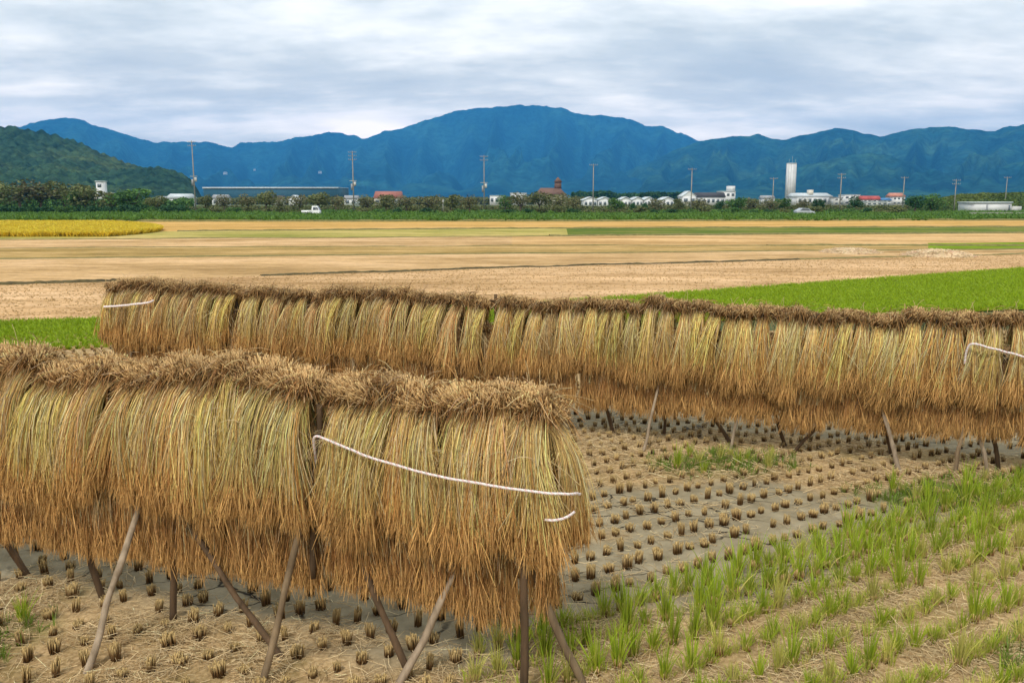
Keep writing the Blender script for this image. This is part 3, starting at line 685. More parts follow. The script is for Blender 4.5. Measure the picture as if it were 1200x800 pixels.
# straw litter
def litter(n, x0,x1,y0,y1, rad, lmax, thin=1.):
    x,y = rnd_near(n,x0,x1,y0,y1); m_ = mudmask(x,y); cl_ = fbm(x*2.5,y*2.5,91,3)
    kp = rng.random(n) < ((1-m_)*.95+.12)*np.clip((cl_-.30)*3.2,.12,1)*thin; x,y=x[kp],y[kp]; n=len(x)
    a = rng.random(n)*6.28; ln = .03+lmax*rng.random(n)**2; el = np.abs(rng.normal(0,.14,n)); S=3; t=np.linspace(-.5,.5,S)[None,:]
    bend = rng.normal(0,.12,n)[:,None]*(t*2)**2*ln[:,None]
    px = x[:,None]+np.cos(a)[:,None]*ln[:,None]*t-np.sin(a)[:,None]*bend; py = y[:,None]+np.sin(a)[:,None]*ln[:,None]*t+np.cos(a)[:,None]*bend
    pz = gz(x,y)[:,None]+.004+rng.random((n,1))*.016+np.sin(el)[:,None]*ln[:,None]*(t+.5)
    C = lerpc(np.array((.74,.58,.34)),np.array((.42,.28,.13)),rng.random((n,1,1)))*(1+rng.normal(0,.2,(n,1,1)))*np.ones((1,S,1))
    mb = MB(); mb.tubes(np.stack([px,py,pz],-1), np.full((n,S),rad)*(.7+.6*rng.random((n,1))), np.clip(C,.03,.85), 3); return mb
lt = merge(litter(75000,-4,5.5,4.2,8.2,.0019,.20), litter(50000,-3,9,8.0,13.5,.0030,.25,.8))
tag(lt.build('loose_straw', M_litter), 'loose cut straw scattered over the paddy soil', 'straw litter', kind='stuff')

# stubble dots in the tan field behind, and grass blades of the bright green field
def inside_band(P, Q, n, u0=-150, u1=1350):
    us = rng.uniform(u0,u1,n); k = rng.random(n); xs=lambda L_:np.interp(us,US,[p[0] for p in L_]); ys=lambda L_:np.interp(us,US,[p[1] for p in L_])
    return xs(P)*(1-k)+xs(Q)*k, ys(P)*(1-k)+ys(Q)*k
x,y = inside_band(B0,B1,42000); gp = MB(); blades(gp, 7, .08,.16,.006,.35,((.22,.36,.008),(.38,.50,.02)),4)
tag(scatter(gp, np.stack([x,y,np.full(len(x),0)],1), np.stack([rng.uniform(.8,1.6,len(x)),rng.uniform(.6,1.2,len(x))],1), rng.random(len(x))*6.28).build('young_rice', M_blade), 'bright green young regrowth in the field behind the far rack', 'young rice', kind='stuff')
x,y = inside_band(B1,B2,11000); b_ = np.round(bcoord(x,y)/.3)*.3+rng.normal(0,.02,len(x)); a_ = x*CT+y*ST; x,y = a_*CT-b_*ST, a_*ST+b_*CT
gp = stub_arr(6,.04,.006,.03,3,2,2.6)
tag(scatter(gp, np.stack([x,y,np.full(len(x),.008)],1), np.stack([rng.uniform(.6,1.1,len(x)),rng.uniform(.3,.9,len(x))],1), rng.random(len(x))*6.28).build('field_stubble', M_litter), 'fine brown stubble dotting the tan field behind the racks', 'stubble', kind='stuff')

# ripe rice, standing
def xy_u(P,u): return (np.interp(u,US,[p[0] for p in P]), np.interp(u,US,[p[1] for p in P]))
n=60000; YA = line(278.5,277,276); YB = line(262,262,262)
us = rng.uniform(-250,186,n); k = rng.random(n)
xa,ya = xy_u(YA,us); xb_,yb = xy_u(YB,us); tip = np.clip((186-us)/60,0,1)**.5; k = .5+(k-.5)*tip*.96-.12*(1-tip); x = xa*(1-k)+xb_*k; y = ya*(1-k)+yb*k
gp = MB(); blades(gp, 8, .5,.85,.035,.3,((.55,.42,.03),(.80,.55,.05)),4)
tag(scatter(gp, np.stack([x,y,np.zeros(n)],1), np.stack([rng.uniform(.9,1.6,n),rng.uniform(.42,.62,n)],1), rng.random(n)*6.28).build('ripe_rice', M_blade), 'golden ripe rice standing at the left edge of the plain', 'ripe rice', kind='stuff')
sheet('ripe_rice_soil', [xy_u(YA,-300),xy_u(YA,120),xy_u(YB,150),xy_u(YB,-300)], noisy('ripe_soil',(.4,.32,.02),(.6,.45,.05),2), .05)
# verge grass
n=36000; us = rng.uniform(-60,1260,n); k=rng.random(n); xa,ya=xy_u(B7,us); xb_,yb=xy_u(B8,us); x=xa*(1-k)+xb_*k; y=ya*(1-k)+yb*k
kp=(y<155)|(y>165); x,y=x[kp],y[kp]; n=len(x)
gp = MB(); blades(gp, 8, .3,.8,.05,.45,((.05,.12,.012),(.11,.21,.025)),4); sz = .5+1.1*fbm(x*.05,y*.15,12)
tag(scatter(gp, np.stack([x,y,np.zeros(n)],1), np.stack([rng.uniform(.9,1.8,n),rng.uniform(.5,1.1,n)*sz],1), rng.random(n)*6.28).build('verge_grass', M_blade), 'long green grass along the farm road', 'grass', kind='stuff')

# straw heaps at right
def heap(u0,u1,v,h,label):
    xa,ya = at(u0,v); xb_,yb = at(u1,v); cxx,cyy=(xa+xb_)/2,(ya+yb)/2; rx=(xb_-xa)/2; n=36
    gx,gy = np.meshgrid(np.linspace(-1,1,n),np.linspace(-1,1,n)); rr=np.sqrt(gx**2+gy**2); z = h*np.clip(1-rr**2,0,1)**.8*(.6+.8*fbm(gx*4,gy*4,int(u0)))-.02
    I_=np.arange(n*n).reshape(n,n); f_=np.stack([I_[:-1,:-1],I_[:-1,1:],I_[1:,1:],I_[1:,:-1]],-1).reshape(-1,4)
    mb=MB(); mb.add(np.stack([gx*rx,gy*1.6,z],-1).reshape(-1,3),f_,(.62,.46,.28))
    ns=900; a=rng.random(ns)*6.28; q=np.sqrt(rng.random(ns)); px=np.cos(a)*q; py=np.sin(a)*q; zz=h*np.clip(1-q**2,0,1)**.8*.95
    d=rng.normal(0,.12,(ns,1,3))*np.array([1,1,.3]); P=np.stack([px*rx,py*1.6,zz],-1)[:,None,:]+d*np.linspace(-1,1,3)[None,:,None]
    mb.tubes(P,np.full((ns,3),.012),np.clip(colj((.66,.5,.32),ns,3,.15),.05,.85),3)
    o=mb.build('straw_heap',M_litter,loc=(cxx,cyy,0)); tag(o,label,'straw heap')
heap(962,1030,296,.26,'smaller pale straw heap, left of two on the tan field at right'); heap(1058,1140,300,.36,'larger pale straw heap, right of two beside the green strip')

# ------------------------------------------------------------------ hills
def hill(name, prof, D0, r0f, r1f, base, m, seed, nu=520, nr=70, spur=.25, can=0, cell=14, spurf=14.):
    us = np.linspace(prof[0][0], prof[-1][0], nu); vs = np.interp(us,[p[0] for p in prof],[p[1] for p in prof])
    kk = np.array([.25,.5,.25]); 
    for _ in range(2): vs[1:-1] = vs[:-2]*.25+vs[1:-1]*.5+vs[2:]*.25
    dirs = np.array([ray(u,v) for u,v in zip(us,vs)]); hor = np.hypot(dirs[:,0],dirs[:,1]); tanel = dirs[:,2]/hor
    az = np.arctan2(dirs[:,0],dirs[:,1]); Hc = np.maximum(CH+tanel*D0, base)
    rr = np.concatenate([np.linspace(r0f,1,int(nr*.75)), np.linspace(1,r1f,nr-int(nr*.75)+1)[1:]])
    A_,R_ = np.meshgrid(az, rr*D0); fr = (R_/D0-r0f)/(1-r0f); back = np.clip((R_/D0-1)/(r1f-1),0,1)
    sp_ = 1-np.abs(2*fbm(A_*spurf+seed+(1-fr)*.5, fr*1.4, seed, 3)-1)     # spurs running down from the crest
    shp = np.where(R_<=D0, np.clip(fr,0,1)**1.05, 1-back**1.2)
    mod = np.where(R_<=D0, 1-(spur*(1.1-sp_)*1.6)*np.sin(np.clip(fr,0,1)*PI)**.8, 1)
    xx = R_*np.sin(A_); yy = R_*np.cos(A_)
    z = Hc[None,:]*shp*mod
    if can: z = z + can*(1-worley(xx/cell,yy/cell,seed))*np.clip(z/20,0,1) - can*.45
    else: z = z + (fbm(xx/60,yy/60,seed+5,3)-.5)*D0*.0045*np.clip(shp*3,0,1)
    z = np.where(fr<=0,-1,z)
    I_=np.arange(xx.size).reshape(xx.shape); f_=np.stack([I_[:-1,:-1],I_[:-1,1:],I_[1:,1:],I_[1:,:-1]],-1).reshape(-1,4)
    o = MB().add(np.stack([xx,yy,np.maximum(z,-1.2)],-1).reshape(-1,3),f_).build(name,m,smooth=not can); tag(o,kind='structure')
    return az, rr*D0, z
def forest(name, c0, c1, c2, sc1, sc2, bs, bd):
    m, nt, b = mat(name, .95, .02)
    a = noise_out(nt, sc1, 5, .6); c_ = ramp(nt, a, [(.35,c0),(.5,c1),(.65,c2)])
    d = noise_out(nt, sc2, 4, .75); c_ = mix(nt, .8, c_, ramp(nt, d, [(.38,(.35,.37,.4)),(.62,(1.65,1.55,1.45))]), 'MULTIPLY')
    nt.links.new(c_, b.inputs['Base Color']); bump(nt, b, d, bs, bd); return m
M_f1 = forest('forest_far_hazed', (.004,.032,.055), (.010,.055,.075), (.022,.085,.085), .0022, .02, 1, 25)  # part of the distance haze's blue is mixed into the forest colour
M_f2 = forest('forest_mid_hazed', (.005,.030,.045), (.012,.055,.058), (.034,.09,.058), .003, .025, 1, 18)  # some haze blue put into this nearer range's forest colour too
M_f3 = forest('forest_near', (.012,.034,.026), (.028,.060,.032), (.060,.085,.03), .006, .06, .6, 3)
blue_prof = [(-260,175),(-150,160),(-60,152),(0,150),(30,147),(45,142),(60,140),(80,138),(95,140),(108,146),(120,150),(135,153),(150,158),(165,163),(180,167),(200,166),(222,166),(243,165),(258,170),(270,173),(280,169),(290,166),(310,166),(330,165),(345,162),(360,159),(385,155),(400,156),(412,158),(425,162),(435,160),(445,156),(465,151),(480,147),(495,142),(510,138),(540,129),(560,127),(580,126),(600,124),(620,123.5),(640,125),(660,127),(675,132),(690,135),(710,136),(730,138),(745,143),(760,148),(775,148),(788,152),(800,158),(830,168),(880,180),(960,195),(1060,205)]
right_prof = [(690,222),(730,204),(770,186),(800,172),(820,166),(840,163),(865,161),(880,159),(888,157),(896,161),(905,164),(915,164),(930,160),(945,157),(965,153),(985,149),(1000,152),(1012,156),(1030,160),(1045,156),(1060,153),(1080,151),(1100,148),(1125,150),(1140,152),(1155,155),(1165,155),(1175,150),(1185,148),(1200,146),(1240,143),(1330,150),(1450,165)]
mid_prof = [(830,229),(860,214),(900,203),(950,192),(990,184),(1020,180),(1045,184),(1080,196),(1110,203),(1150,200),(1200,190),(1260,188),(1350,200)]
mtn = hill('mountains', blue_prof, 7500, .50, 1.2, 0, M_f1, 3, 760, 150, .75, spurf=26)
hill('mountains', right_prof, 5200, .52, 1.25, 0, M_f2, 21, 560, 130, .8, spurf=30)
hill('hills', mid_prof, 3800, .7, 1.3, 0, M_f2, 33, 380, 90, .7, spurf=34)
left_prof = [(-330,150),(-200,140),(-100,143),(-40,147),(0,149),(15,149),(30,152),(50,155),(70,161),(90,168),(110,177),(130,185),(145,191),(160,196),(180,203),(200,212),(215,222),(226,230)]
hill('wooded_hill', left_prof, 1300, .55, 1.3, 0, M_f3, 9, 620, 130, .3, 9, 11)
hill('wooded_hill', [(60,228),(90,214),(120,205),(150,199),(175,197),(195,198),(215,205),(228,216),(236,229)], 1000, .75, 1.2, 0, M_f3, 19, 300, 70, .2, 7, 9)

# ------------------------------------------------------------------ trees
def leaf_cloud(mb, n, cx_, cy_, cz, rx, ry, rz_, size, cols, lumps=9, hollow=.35):
    c = rng.normal(0,1,(lumps,3)); c/=np.linalg.norm(c,axis=1,keepdims=True); c = c*np.array([rx,ry,rz_])*.62*rng.random((lumps,1))**.4
    li = rng.integers(0,lumps,n); d = rng.normal(0,1,(n,3)); d/=np.linalg.norm(d,axis=1,keepdims=True); lr=(.34+.22*rng.random(lumps))[li][:,None]
    P = c[li]+d*lr*np.array([rx,ry,rz_])*(hollow+(1-hollow)*rng.random((n,1))**.5)+np.array([cx_,cy_,cz])
    a = rng.normal(0,1,(n,3)); a/=np.linalg.norm(a,axis=1,keepdims=True); b_=np.cross(a,rng.normal(0,1,(n,3))); b_/=np.linalg.norm(b_,axis=1,keepdims=True); s_=(size*(.6+.8*rng.random((n,1))))
    V = np.stack([P-a*s_,P+b_*s_*.6,P+a*s_,P-b_*s_*.6],1).reshape(-1,3); f_=np.arange(n*4).reshape(n,4)
    C = lerpc(np.array(cols[0]),np.array(cols[1]),rng.random((n,1)))*(1+rng.normal(0,.15,(n,1))); C=C*(.85+.3*rng.random(lumps))[li][:,None]
    mb.add(V,f_,np.repeat(np.clip(C,.01,.6),4,axis=0)); return c
def tree_variant(cols, dens=900, shape=(1,.85)):
    cr = MB(); c = leaf_cloud(cr, dens, 0,0,.58, .5,.5,.42, .035, cols, 10)
    tr = MB(); tr.tube([(0,0,-.03),(.01,0,.15),(.0,.01,.34)],[.03,.024,.02],k=6)
    for q in c[:6]: tr.tube([(0,.01,.30),tuple(q*np.array([.45,.45,.3])+np.array([0,0,.48])),tuple(q*.9+np.array([0,0,.62]))],[.016,.010,.004],k=4)
    return cr.mesh('crown',M_leaf), tr.mesh('trunk',M_bark,True)
TC = {'brown':((.17,.14,.075),(.13,.16,.06)),'olive':((.10,.13,.04),(.17,.17,.07)),'green':((.05,.13,.03),(.11,.20,.045)),'dark':((.025,.075,.028),(.045,.11,.035))}
TV = {k_:[tree_variant(v_, 700 if k_=='brown' else 1100) for _ in range(3)] for k_,v_ in TC.items()}
used = {}
def tree(u, vt, wpx, Y, kind, label, name='tree', group=None):
    x,_,zt = far(u,vt,Y); h = max(zt*1.08,1.2); wd = wpx/F*Y*1.4
    r = empty(name,(x,Y,0),R.random()*6.28); r.scale=(wd/h,wd/h,1); cr,tr = R.choice(TV[kind])
    r.scale=(wd,wd,h)
    for nm,me in (('trunk',tr),('crown',cr)): link(bpy.data.objects.new(nm,me), r)
    tag(r,label,'tree',group)
trees = [(-12,210,52,'olive'),(20,211,50,'brown'),(46,212,44,'brown'),(72,212,46,'olive'),(98,216,38,'olive'),(88,222,20,'green'),(130,224,24,'olive'),(155,220,44,'green'),(182,229,24,'olive'),
 (240,228,16,'olive'),(262,226,22,'brown'),(290,225,26,'brown'),(311,223,24,'olive'),(329,228,20,'brown'),(350,226,24,'brown'),(372,225,28,'olive'),(393,227,22,'brown'),(430,229,24,'brown'),(452,227,28,'olive'),(476,227,28,'brown'),
 (502,226,30,'brown'),(528,227,26,'olive'),(550,229,22,'brown'),(592,228,20,'green'),(610,226,26,'brown'),(632,224,30,'olive'),(652,224,30,'brown'),(672,228,20,'brown'),(721,231,20,'green'),(768,231,22,'brown'),(741,236,8,'dark'),(755,236,8,'dark'),
 (797,232,16,'olive'),(818,231,26,'brown'),(843,234,14,'dark'),(866,230,26,'green'),(884,230,24,'brown'),(903,232,20,'brown'),(920,231,22,'green'),(943,233,18,'brown'),(959,231,17,'dark'),(1003,230,20,'dark'),(1074,226,26,'dark'),(1092,227,28,'green')]
words = {'brown':'reddish brown thin leaved','olive':'dull olive','green':'rounded green','dark':'dark green'}
marks = [(60,'at the far left edge'),(140,'near the white block at left'),(222,'left of the tallest pole'),(345,'between tallest pole and truck'),(411,'right of the white truck'),(519,'between second pole and white post'),(566,'just left of the third pole'),(690,'by the brown roofed hall'),(800,'before the row of pale sheds'),(924,'left of the white tower'),(1010,'right of the white tower'),(1210,'by the wooded bank at right')]
cnt = {}
def where(u): return next(w_ for lim_,w_ in marks if u<lim_)
for u,vt,wp,kd in trees: cnt[(kd,where(u))] = cnt.get((kd,where(u)),0)+1
seen = {}
sizes = ('first','second','third','fourth','fifth')
for u,vt,wp,kd in trees:
    k_=(kd,where(u)); seen[k_]=seen.get(k_,0)+1
    lab = '%s tree %s' % (words[kd], k_[1])
    if cnt[k_]>1: lab += ', %s of %d from left' % (sizes[seen[k_]-1], cnt[k_])
    tree(u,vt,wp,R.uniform(180,205),kd,lab,group='trees along the edge of the plain')
# farther tree belts, mere masses between the houses
def belt(name, u0, u1, vt, Y, kind, label, n=16000, size=.9):
    mb = MB(); us=rng.uniform(u0,u1,n); dd = rng.uniform(0,14,n); Yv = Y+dd
    top = CH+(234-vt)/F*Y*1.0; env = top*(.55+.6*fbm(us*.09,dd*.12,int(u0)+7,3))
    x = (us-600)/F*Yv*1.01; z = env*rng.random(n)**.7
    a=rng.normal(0,1,(n,3)); a/=np.linalg.norm(a,axis=1,keepdims=True); b_=np.cross(a,rng.normal(0,1,(n,3))); b_/=np.linalg.norm(b_,axis=1,keepdims=True); s_=size*(.5+rng.random((n,1))*.7)
    P=np.stack([x,Yv,z],-1); V=np.stack([P-a*s_,P+b_*s_*.6,P+a*s_,P-b_*s_*.6],1).reshape(-1,3)
    cA,cB = TC[kind]; C=lerpc(np.array(cA),np.array(cB),rng.random((n,1)))*(1+rng.normal(0,.15,(n,1)))
    mb.add(V,np.arange(n*4).reshape(n,4),np.repeat(np.clip(C,.01,.5),4,axis=0)); tag(mb.build(name,M_leaf),label,'tree belt',kind='stuff')
belt('tree_belt',-60,235,232,262,'green','dark scrubby wood massed behind the left trees',16000,.6)
belt('tree_belt',230,700,231,520,'olive','thin far belt of trees among distant houses',18000,1.0)
belt('tree_belt',668,800,224.5,640,'dark','far dark wood behind the pale sheds',9000,1.3)
belt('tree_belt',800,1075,234,560,'green','far belt of greenery around the town houses',14000,1.1)
belt('tree_belt',225,1060,240.5,214,'olive','low olive scrub along the foot of the tree line',26000,.35)
# shrubs at the foot of the trees
def shrub_variant(cols):
    mb = MB(); leaf_cloud(mb,650,0,0,.42,.55,.5,.46,.05,cols,8,.2); return mb.mesh('shrub',M_leaf)
SV = {k_:[shrub_variant(TC[k_]) for _ in range(3)] for k_ in ('green','dark','olive')}
sh = [(u,238+R.uniform(-1.5,2),R.uniform(22,34),R.choice(('dark','green','dark'))) for u in range(-10,222,17)] + [(u,R.uniform(240,244),R.uniform(18,30),R.choice(('dark','green','olive'))) for u in range(236,1060,19)]
nn_=0; shcount={}
for u,vt,wp,kd in sh: shcount.setdefault((kd,where(u)),[]).append(u)
for u,vt,wp,kd in sh:
    Y=R.uniform(172,178); x,_,zt=far(u,vt,Y); r=bpy.data.objects.new('shrub',R.choice(SV[kd])); link(r); r.location=(x,Y,0); wd=wp/F*Y; r.scale=(wd,wd*.8,max(zt,.7)*1.1); r.rotation_euler=(0,0,R.random()*6)
    L_=shcount[(kd,where(u))]; lab='%s shrub %s' % ({'dark':'dark','green':'fresh green','olive':'olive'}[kd], where(u))
    if len(L_)>1: lab+=', %s of %d'%(('first','second','third','fourth','fifth','sixth','seventh','eighth','ninth','tenth')[L_.index(u)],len(L_))
    tag(r,lab,'shrub','low shrubs behind the farm road')
# wooded bank at right
bx=np.linspace(1040,1330,90); by=np.linspace(0,1,26); UU,VV=np.meshgrid(bx,by); Yb=205+60*VV
prof=np.interp(bx,[1040,1062,1085,1110,1140,1180,1330],[.2,1.2,2.6,3.7,4.2,4.4,4.6]); zz=prof[None,:]*np.sin(np.clip(VV*1.6,0,1)*PI/2)+.5*(fbm(UU*.08,VV*5,8)-.5); zz[0]=-.1
xx=(UU-600)/F*Yb*1.01; I_=np.arange(xx.size).reshape(xx.shape); f_=np.stack([I_[:-1,:-1],I_[:-1,1:],I_[1:,1:],I_[1:,:-1]],-1).reshape(-1,4)
tag(MB().add(np.stack([xx,Yb,zz],-1).reshape(-1,3),f_).build('embankment',M_grass,smooth=True),kind='structure')
n=26000; uu=rng.uniform(1045,1320,n); vv=rng.random(n); Yv=205+60*vv; zt=np.interp(uu,bx,prof)*np.sin(np.clip(vv*1.6,0,1)*PI/2); mb=MB()
P=np.stack([(uu-600)/F*Yv*1.01,Yv,zt+rng.random(n)*.9*fbm(uu*.1,vv*6,3)],-1); a=rng.normal(0,1,(n,3)); a/=np.linalg.norm(a,axis=1,keepdims=True); b_=np.cross(a,rng.normal(0,1,(n,3))); b_/=np.linalg.norm(b_,axis=1,keepdims=True); s_=.35*(.5+rng.random((n,1)))
C=lerpc(np.array((.045,.085,.02)),np.array((.12,.15,.035)),np.clip(fbm(uu*.03,vv*3,5)[:,None]*1.6-.3,0,1))*(1+rng.normal(0,.15,(n,1)))
mb.add(np.stack([P-a*s_,P+b_*s_*.6,P+a*s_,P-b_*s_*.6],1).reshape(-1,3),np.arange(n*4).reshape(n,4),np.repeat(np.clip(C,.01,.5),4,axis=0)); tag(mb.build('bank_scrub',M_leaf),'green scrub and reeds covering the bank at right','scrub',kind='stuff')

# ------------------------------------------------------------------ buildings
def bld(name, label, u0, u1, vt, Y, depth, wall, roof, rtype='flat', wins=(0,0), cat='house', rh=.3, wz=None, z0=0):
    xa,_,zt = far(u0,vt,Y); xb_,_,_ = far(u1,vt,Y); W=xb_-xa; H=zt-z0; r=empty(name,((xa+xb_)/2,Y,z0)); tag(r,label,cat)
    if rtype=='flat':
        MB().box(-W/2,W/2,0,depth,0,H-.3).build('wall',wall,r); MB().box(-W/2-.2,W/2+.2,-.2,depth+.2,H-.297,H).build('roof',roof,r); wt=H-.3
    elif rtype=='gable':      # ridge across the view
        wt=H*(1-rh); MB().box(-W/2,W/2,0,depth,0,wt).build('wall',wall,r)
        o_=.4; v=[(-W/2-o_,-o_,wt),(W/2+o_,-o_,wt),(W/2+o_,depth+o_,wt),(-W/2-o_,depth+o_,wt),(-W/2-o_,depth/2,H),(W/2+o_,depth/2,H)]
        mb=MB(); mb.add(v,[np.array([(0,1,5,4),(2,3,4,5),(3,2,1,0)]),np.array([(0,4,3),(1,2,5)])]); mb.v[-1]=mb.v[-1]+np.array((0,0,.003)); mb.build('roof',roof,r)
    elif rtype=='front':      # gable end faces us
        wt=H*(1-rh); mb=MB(); mb.box(-W/2,W/2,0,depth,0,wt); mb.add([(-W/2,0,wt),(W/2,0,wt),(0,0,H-.15),(-W/2,depth,wt),(W/2,depth,wt),(0,depth,H-.15)],[np.array([(0,1,2),(4,3,5)])]); mb.build('wall',wall,r)
        mb=MB()
        for sg in (-1,1):
            a_=np.array((sg*(W/2+.4),-.3,wt-.15)); c_=np.array((0,-.3,H)); t_=np.array((0,0,.16)); dd_=np.array((0,depth+.6,0))
            v=[a_,c_,c_+dd_,a_+dd_,a_+t_,c_+t_,c_+dd_+t_,a_+dd_+t_]; mb.add(v,np.array([(0,1,2,3),(4,5,6,7),(0,1,5,4),(1,2,6,5),(2,3,7,6),(3,0,4,7)]))
        mb.build('roof',roof,r)
    elif rtype=='hip':
        wt=H*(1-rh); MB().box(-W/2,W/2,0,depth,0,wt).build('wall',wall,r); MB().box(-W/2-.5,W/2+.5,-.5,depth+.5,wt+.003,H,tx=W*.22,ty=depth*.45).build('roof',roof,r)
    nx,nz=wins
    for j in range(nz):
        for i in range(nx):
            x=-W/2+W*(i+.5)/nx; ww=W/nx*.28; hz_=wt/nz; z=hz_*(j+.38)
            MB().box(x-ww,x+ww,-.06,.05,z,z+hz_*.38).build('window',M_glass,r)
    return r, W, H
b_,W,H = bld('office_block','narrow white stair tower standing left above the hedge',112,120,212,300,3,M_white,M_rwhite,'flat',(1,3),'building')
MB().box(-W*1.0,-W/2-.003,.3,4,0,H*.55).build('wing',M_cream,b_); MB().box(W/2+.003,W/2+2.4,-.5,4,H*.52,H*.57).build('canopy',M_rwhite,b_)
bld('workshop','low white building with pale roof just left of the tallest pole',195,219,227,320,9,M_white,M_rwhite,'gable',(4,1),'building')
bld('shed','small white shed between the green tree and the low white building',184,193,230,330,6,M_white,M_rgrey,'gable',(2,1),'shed')
r_,W,H = bld('sports_hall','very long dark teal hall with thin pale roof edge before the blue mountain',238,396,219.5,620,40,M_rteal,M_rwhite,'flat',(0,0),'hall')
MB().box(-W/2-.4,W/2+.4,-.5,-.21,H-.9,H+.1).build('roof_edge',M_rwhite,r_)
bld('house','white house with grey roof behind trees right of the tallest pole',248,264,228,380,7,M_white,M_rgrey,'gable',(2,1))
bld('house','cream house behind trees midway between pole and truck',318,330,229,390,7,M_cream,M_rdark,'gable',(2,1))
bld('house','narrow white house just left of the white truck',338,349,229,340,7,M_white,M_rwhite,'front',(2,2))
bld('house','small pale house right behind the second pole',403,418,229,400,7,M_white,M_rgrey,'gable',(2,1))
bld('warehouse','low hall with faded red roof right of the second pole',438,468,224,480,16,M_cream,plain('faded_red_roof',(.33,.13,.10)),'gable',(4,1),'building',.5)
bld('house','low white house showing just right of the third pole',574,590,229,460,7,M_white,M_rwhite,'flat',(3,1))
bld('house','white house with a small rooftop box left of the brown hall',598,617,226,470,8,M_white,M_rwhite,'flat',(3,2))
r_,W,H = bld('assembly_hall','broad brown roofed hall topped by a pointed turret behind trees',627,664,220,500,18,M_cream,M_rbrown,'hip',(5,1),'hall',.45)
MB().box(W*.14,W*.36,7,12,H-.5,H+3.4,tx=.2,ty=.2).box(W*.12,W*.38,6.6,12.4,H+3.403,H+6.2,tx=W*.12,ty=2.6).build('turret',M_rbrown,r_)
for i,(a,b2_) in enumerate(((684,700),(701,717),(727,740),(741,754),(755,767),(776,790))):
    names=('first','second','third','fourth','fifth','sixth')
    r_,W,H=bld('shed','pale blue white shed, %s from the left of six in a row' % names[i],a,b2_,231,310,12,M_white,M_rwhite,'front',(3,1),'shed',.25)
    r_['group']='row of pale sheds'
bld('house','white gabled hall leftmost of the white cluster left of the tower',800,816,224,430,12,M_white,M_rwhite,'front',(2,1),rh=.35)
bld('house','dark roofed house between the gabled hall and the stepped block',817,850,225.5,440,10,M_white,M_rdark,'gable',(6,1),rh=.35)
r_,W,H=bld('house','stepped white block at the right of the cluster left of the tower',845,862,224,445,9,M_white,M_rwhite,'flat',(3,2)); MB().box(W*.05,W/2,1,6,H,H+2.6).build('roof_box',M_white,r_)
bld('house','tiny white house just left of the white tower behind bushes',894,908,229,480,7,M_white,M_rgrey,'gable',(2,1))
# white tower
xa,_,zt=far(924.5,191.5,600); xb_,_,_=far(933.5,191.5,600); W=xb_-xa; r_=empty('tower',((xa+xb_)/2,600,0)); tag(r_,'tall slender white tower with vertical ribs and rooftop aerials','tower')
MB().box(-W/2,W/2,0,W,0,zt).build('shaft',M_white,r_)
for i in range(4): MB().box(-W/2+W*(i/3.)-.12,-W/2+W*(i/3.)+.12,-.25,-.003,0,zt-.2).build('rib',M_grey,r_)
MB().box(-W/2-.05,W/2+.05,-.3,W+.05,zt+.003,zt+.3).build('cap',M_rwhite,r_)
for x in (-W*.4,0,W*.42): MB().tube([(x,1,zt+.6),(x,1,zt+5-abs(x))],.06,k=5).build('aerial',M_grey,r_)
r_,W,H=bld('factory','long white factory with pale roof right of the white tower',935,976,226,460,20,M_white,M_rwhite,'gable',(7,1),'building',.3); MB().box(-W*.1,W*.02,4,8,H*.85,H+1.6).build('roof_box',M_cream,r_)
bld('house','pale flat house right of the factory',978,988,231,450,7,M_grey,M_rgrey,'flat',(2,2))
bld('house','white flat topped house left of the dark round tree',990,1008,228,460,9,M_white,M_rwhite,'flat',(3,2))
bld('house','left one of two houses with bright red roofs',1012,1022,229.5,450,8,M_white,M_rred,'gable',(2,2),rh=.4)
bld('house','right one of two houses with bright red roofs',1023,1033,229.5,452,8,M_white,M_rred,'gable',(2,2),rh=.4)
bld('house','white house with blue roof between red roofs and tall white house',1035,1045,232,450,8,M_white,M_rblue,'gable',(2,2),rh=.3)
bld('house','tall white house with salmon roof left of the dark trees',1047,1061,226,455,9,M_white,plain('salmon_roof',(.5,.22,.16)),'gable',(3,2),rh=.3)
bld('house','low white house in front of the red roofs',1016,1040,236,410,7,M_grey,M_rwhite,'flat',(4,1))
r_,W,H=bld('storehouse','low white flat storehouse before the wooded bank at far right',1142,1186,236.5,196,7,M_white,M_rwhite,'flat',(0,0),'building')
MB().box(-W*.18,-W*.13,-.05,.05,0,H*.75).build('door',M_rgrey,r_); MB().box(W*.42,W*.46,-.05,.05,.2,H*.7).build('door',M_glass,r_); MB().box(W/2+.003,W/2+2.6,.5,5,0,H*.6).build('annex',M_grey,r_)
o=MB().box(0,28,0,.3,0,.62).box(-.05,28.05,-.05,.35,.623,.72).build('roadside_wall',M_conc,loc=(at(1124,252.5)[0]-3,158-1.6,0)); tag(o,'low pale concrete wall along the farm road at far right','wall')
# small houses on the mountain foot
az,rr_,mz = mtn
for u,v,wd,lab in ((264,204.5,26,'left one of three tiny white houses high on the blue slope'),(299,200,18,'middle one of three tiny white houses high on the blue slope'),(375,203.5,28,'right one of three tiny white houses high on the blue slope')):
    d=np.array(ray(u,v)); te=d[2]/math.hypot(d[0],d[1]); ia=np.argmin(abs(az-math.atan2(d[0],d[1]))); el=(mz[:,ia]-CH)/rr_; ir=np.argmax(el>te); rr0=rr_[ir]
    x=math.sin(az[ia])*rr0; y=math.cos(az[ia])*rr0; z=mz[ir,ia]
    r_=empty('house',(x*.985,y*.985,z-8)); tag(r_,lab,'house'); wd*=.75; MB().box(-wd/2,wd/2,0,18,0,13).build('wall',M_white,r_); MB().box(-wd/2-2,wd/2+2,-2,20,13.01,18,tx=4,ty=9).build('roof',M_rgrey,r_)

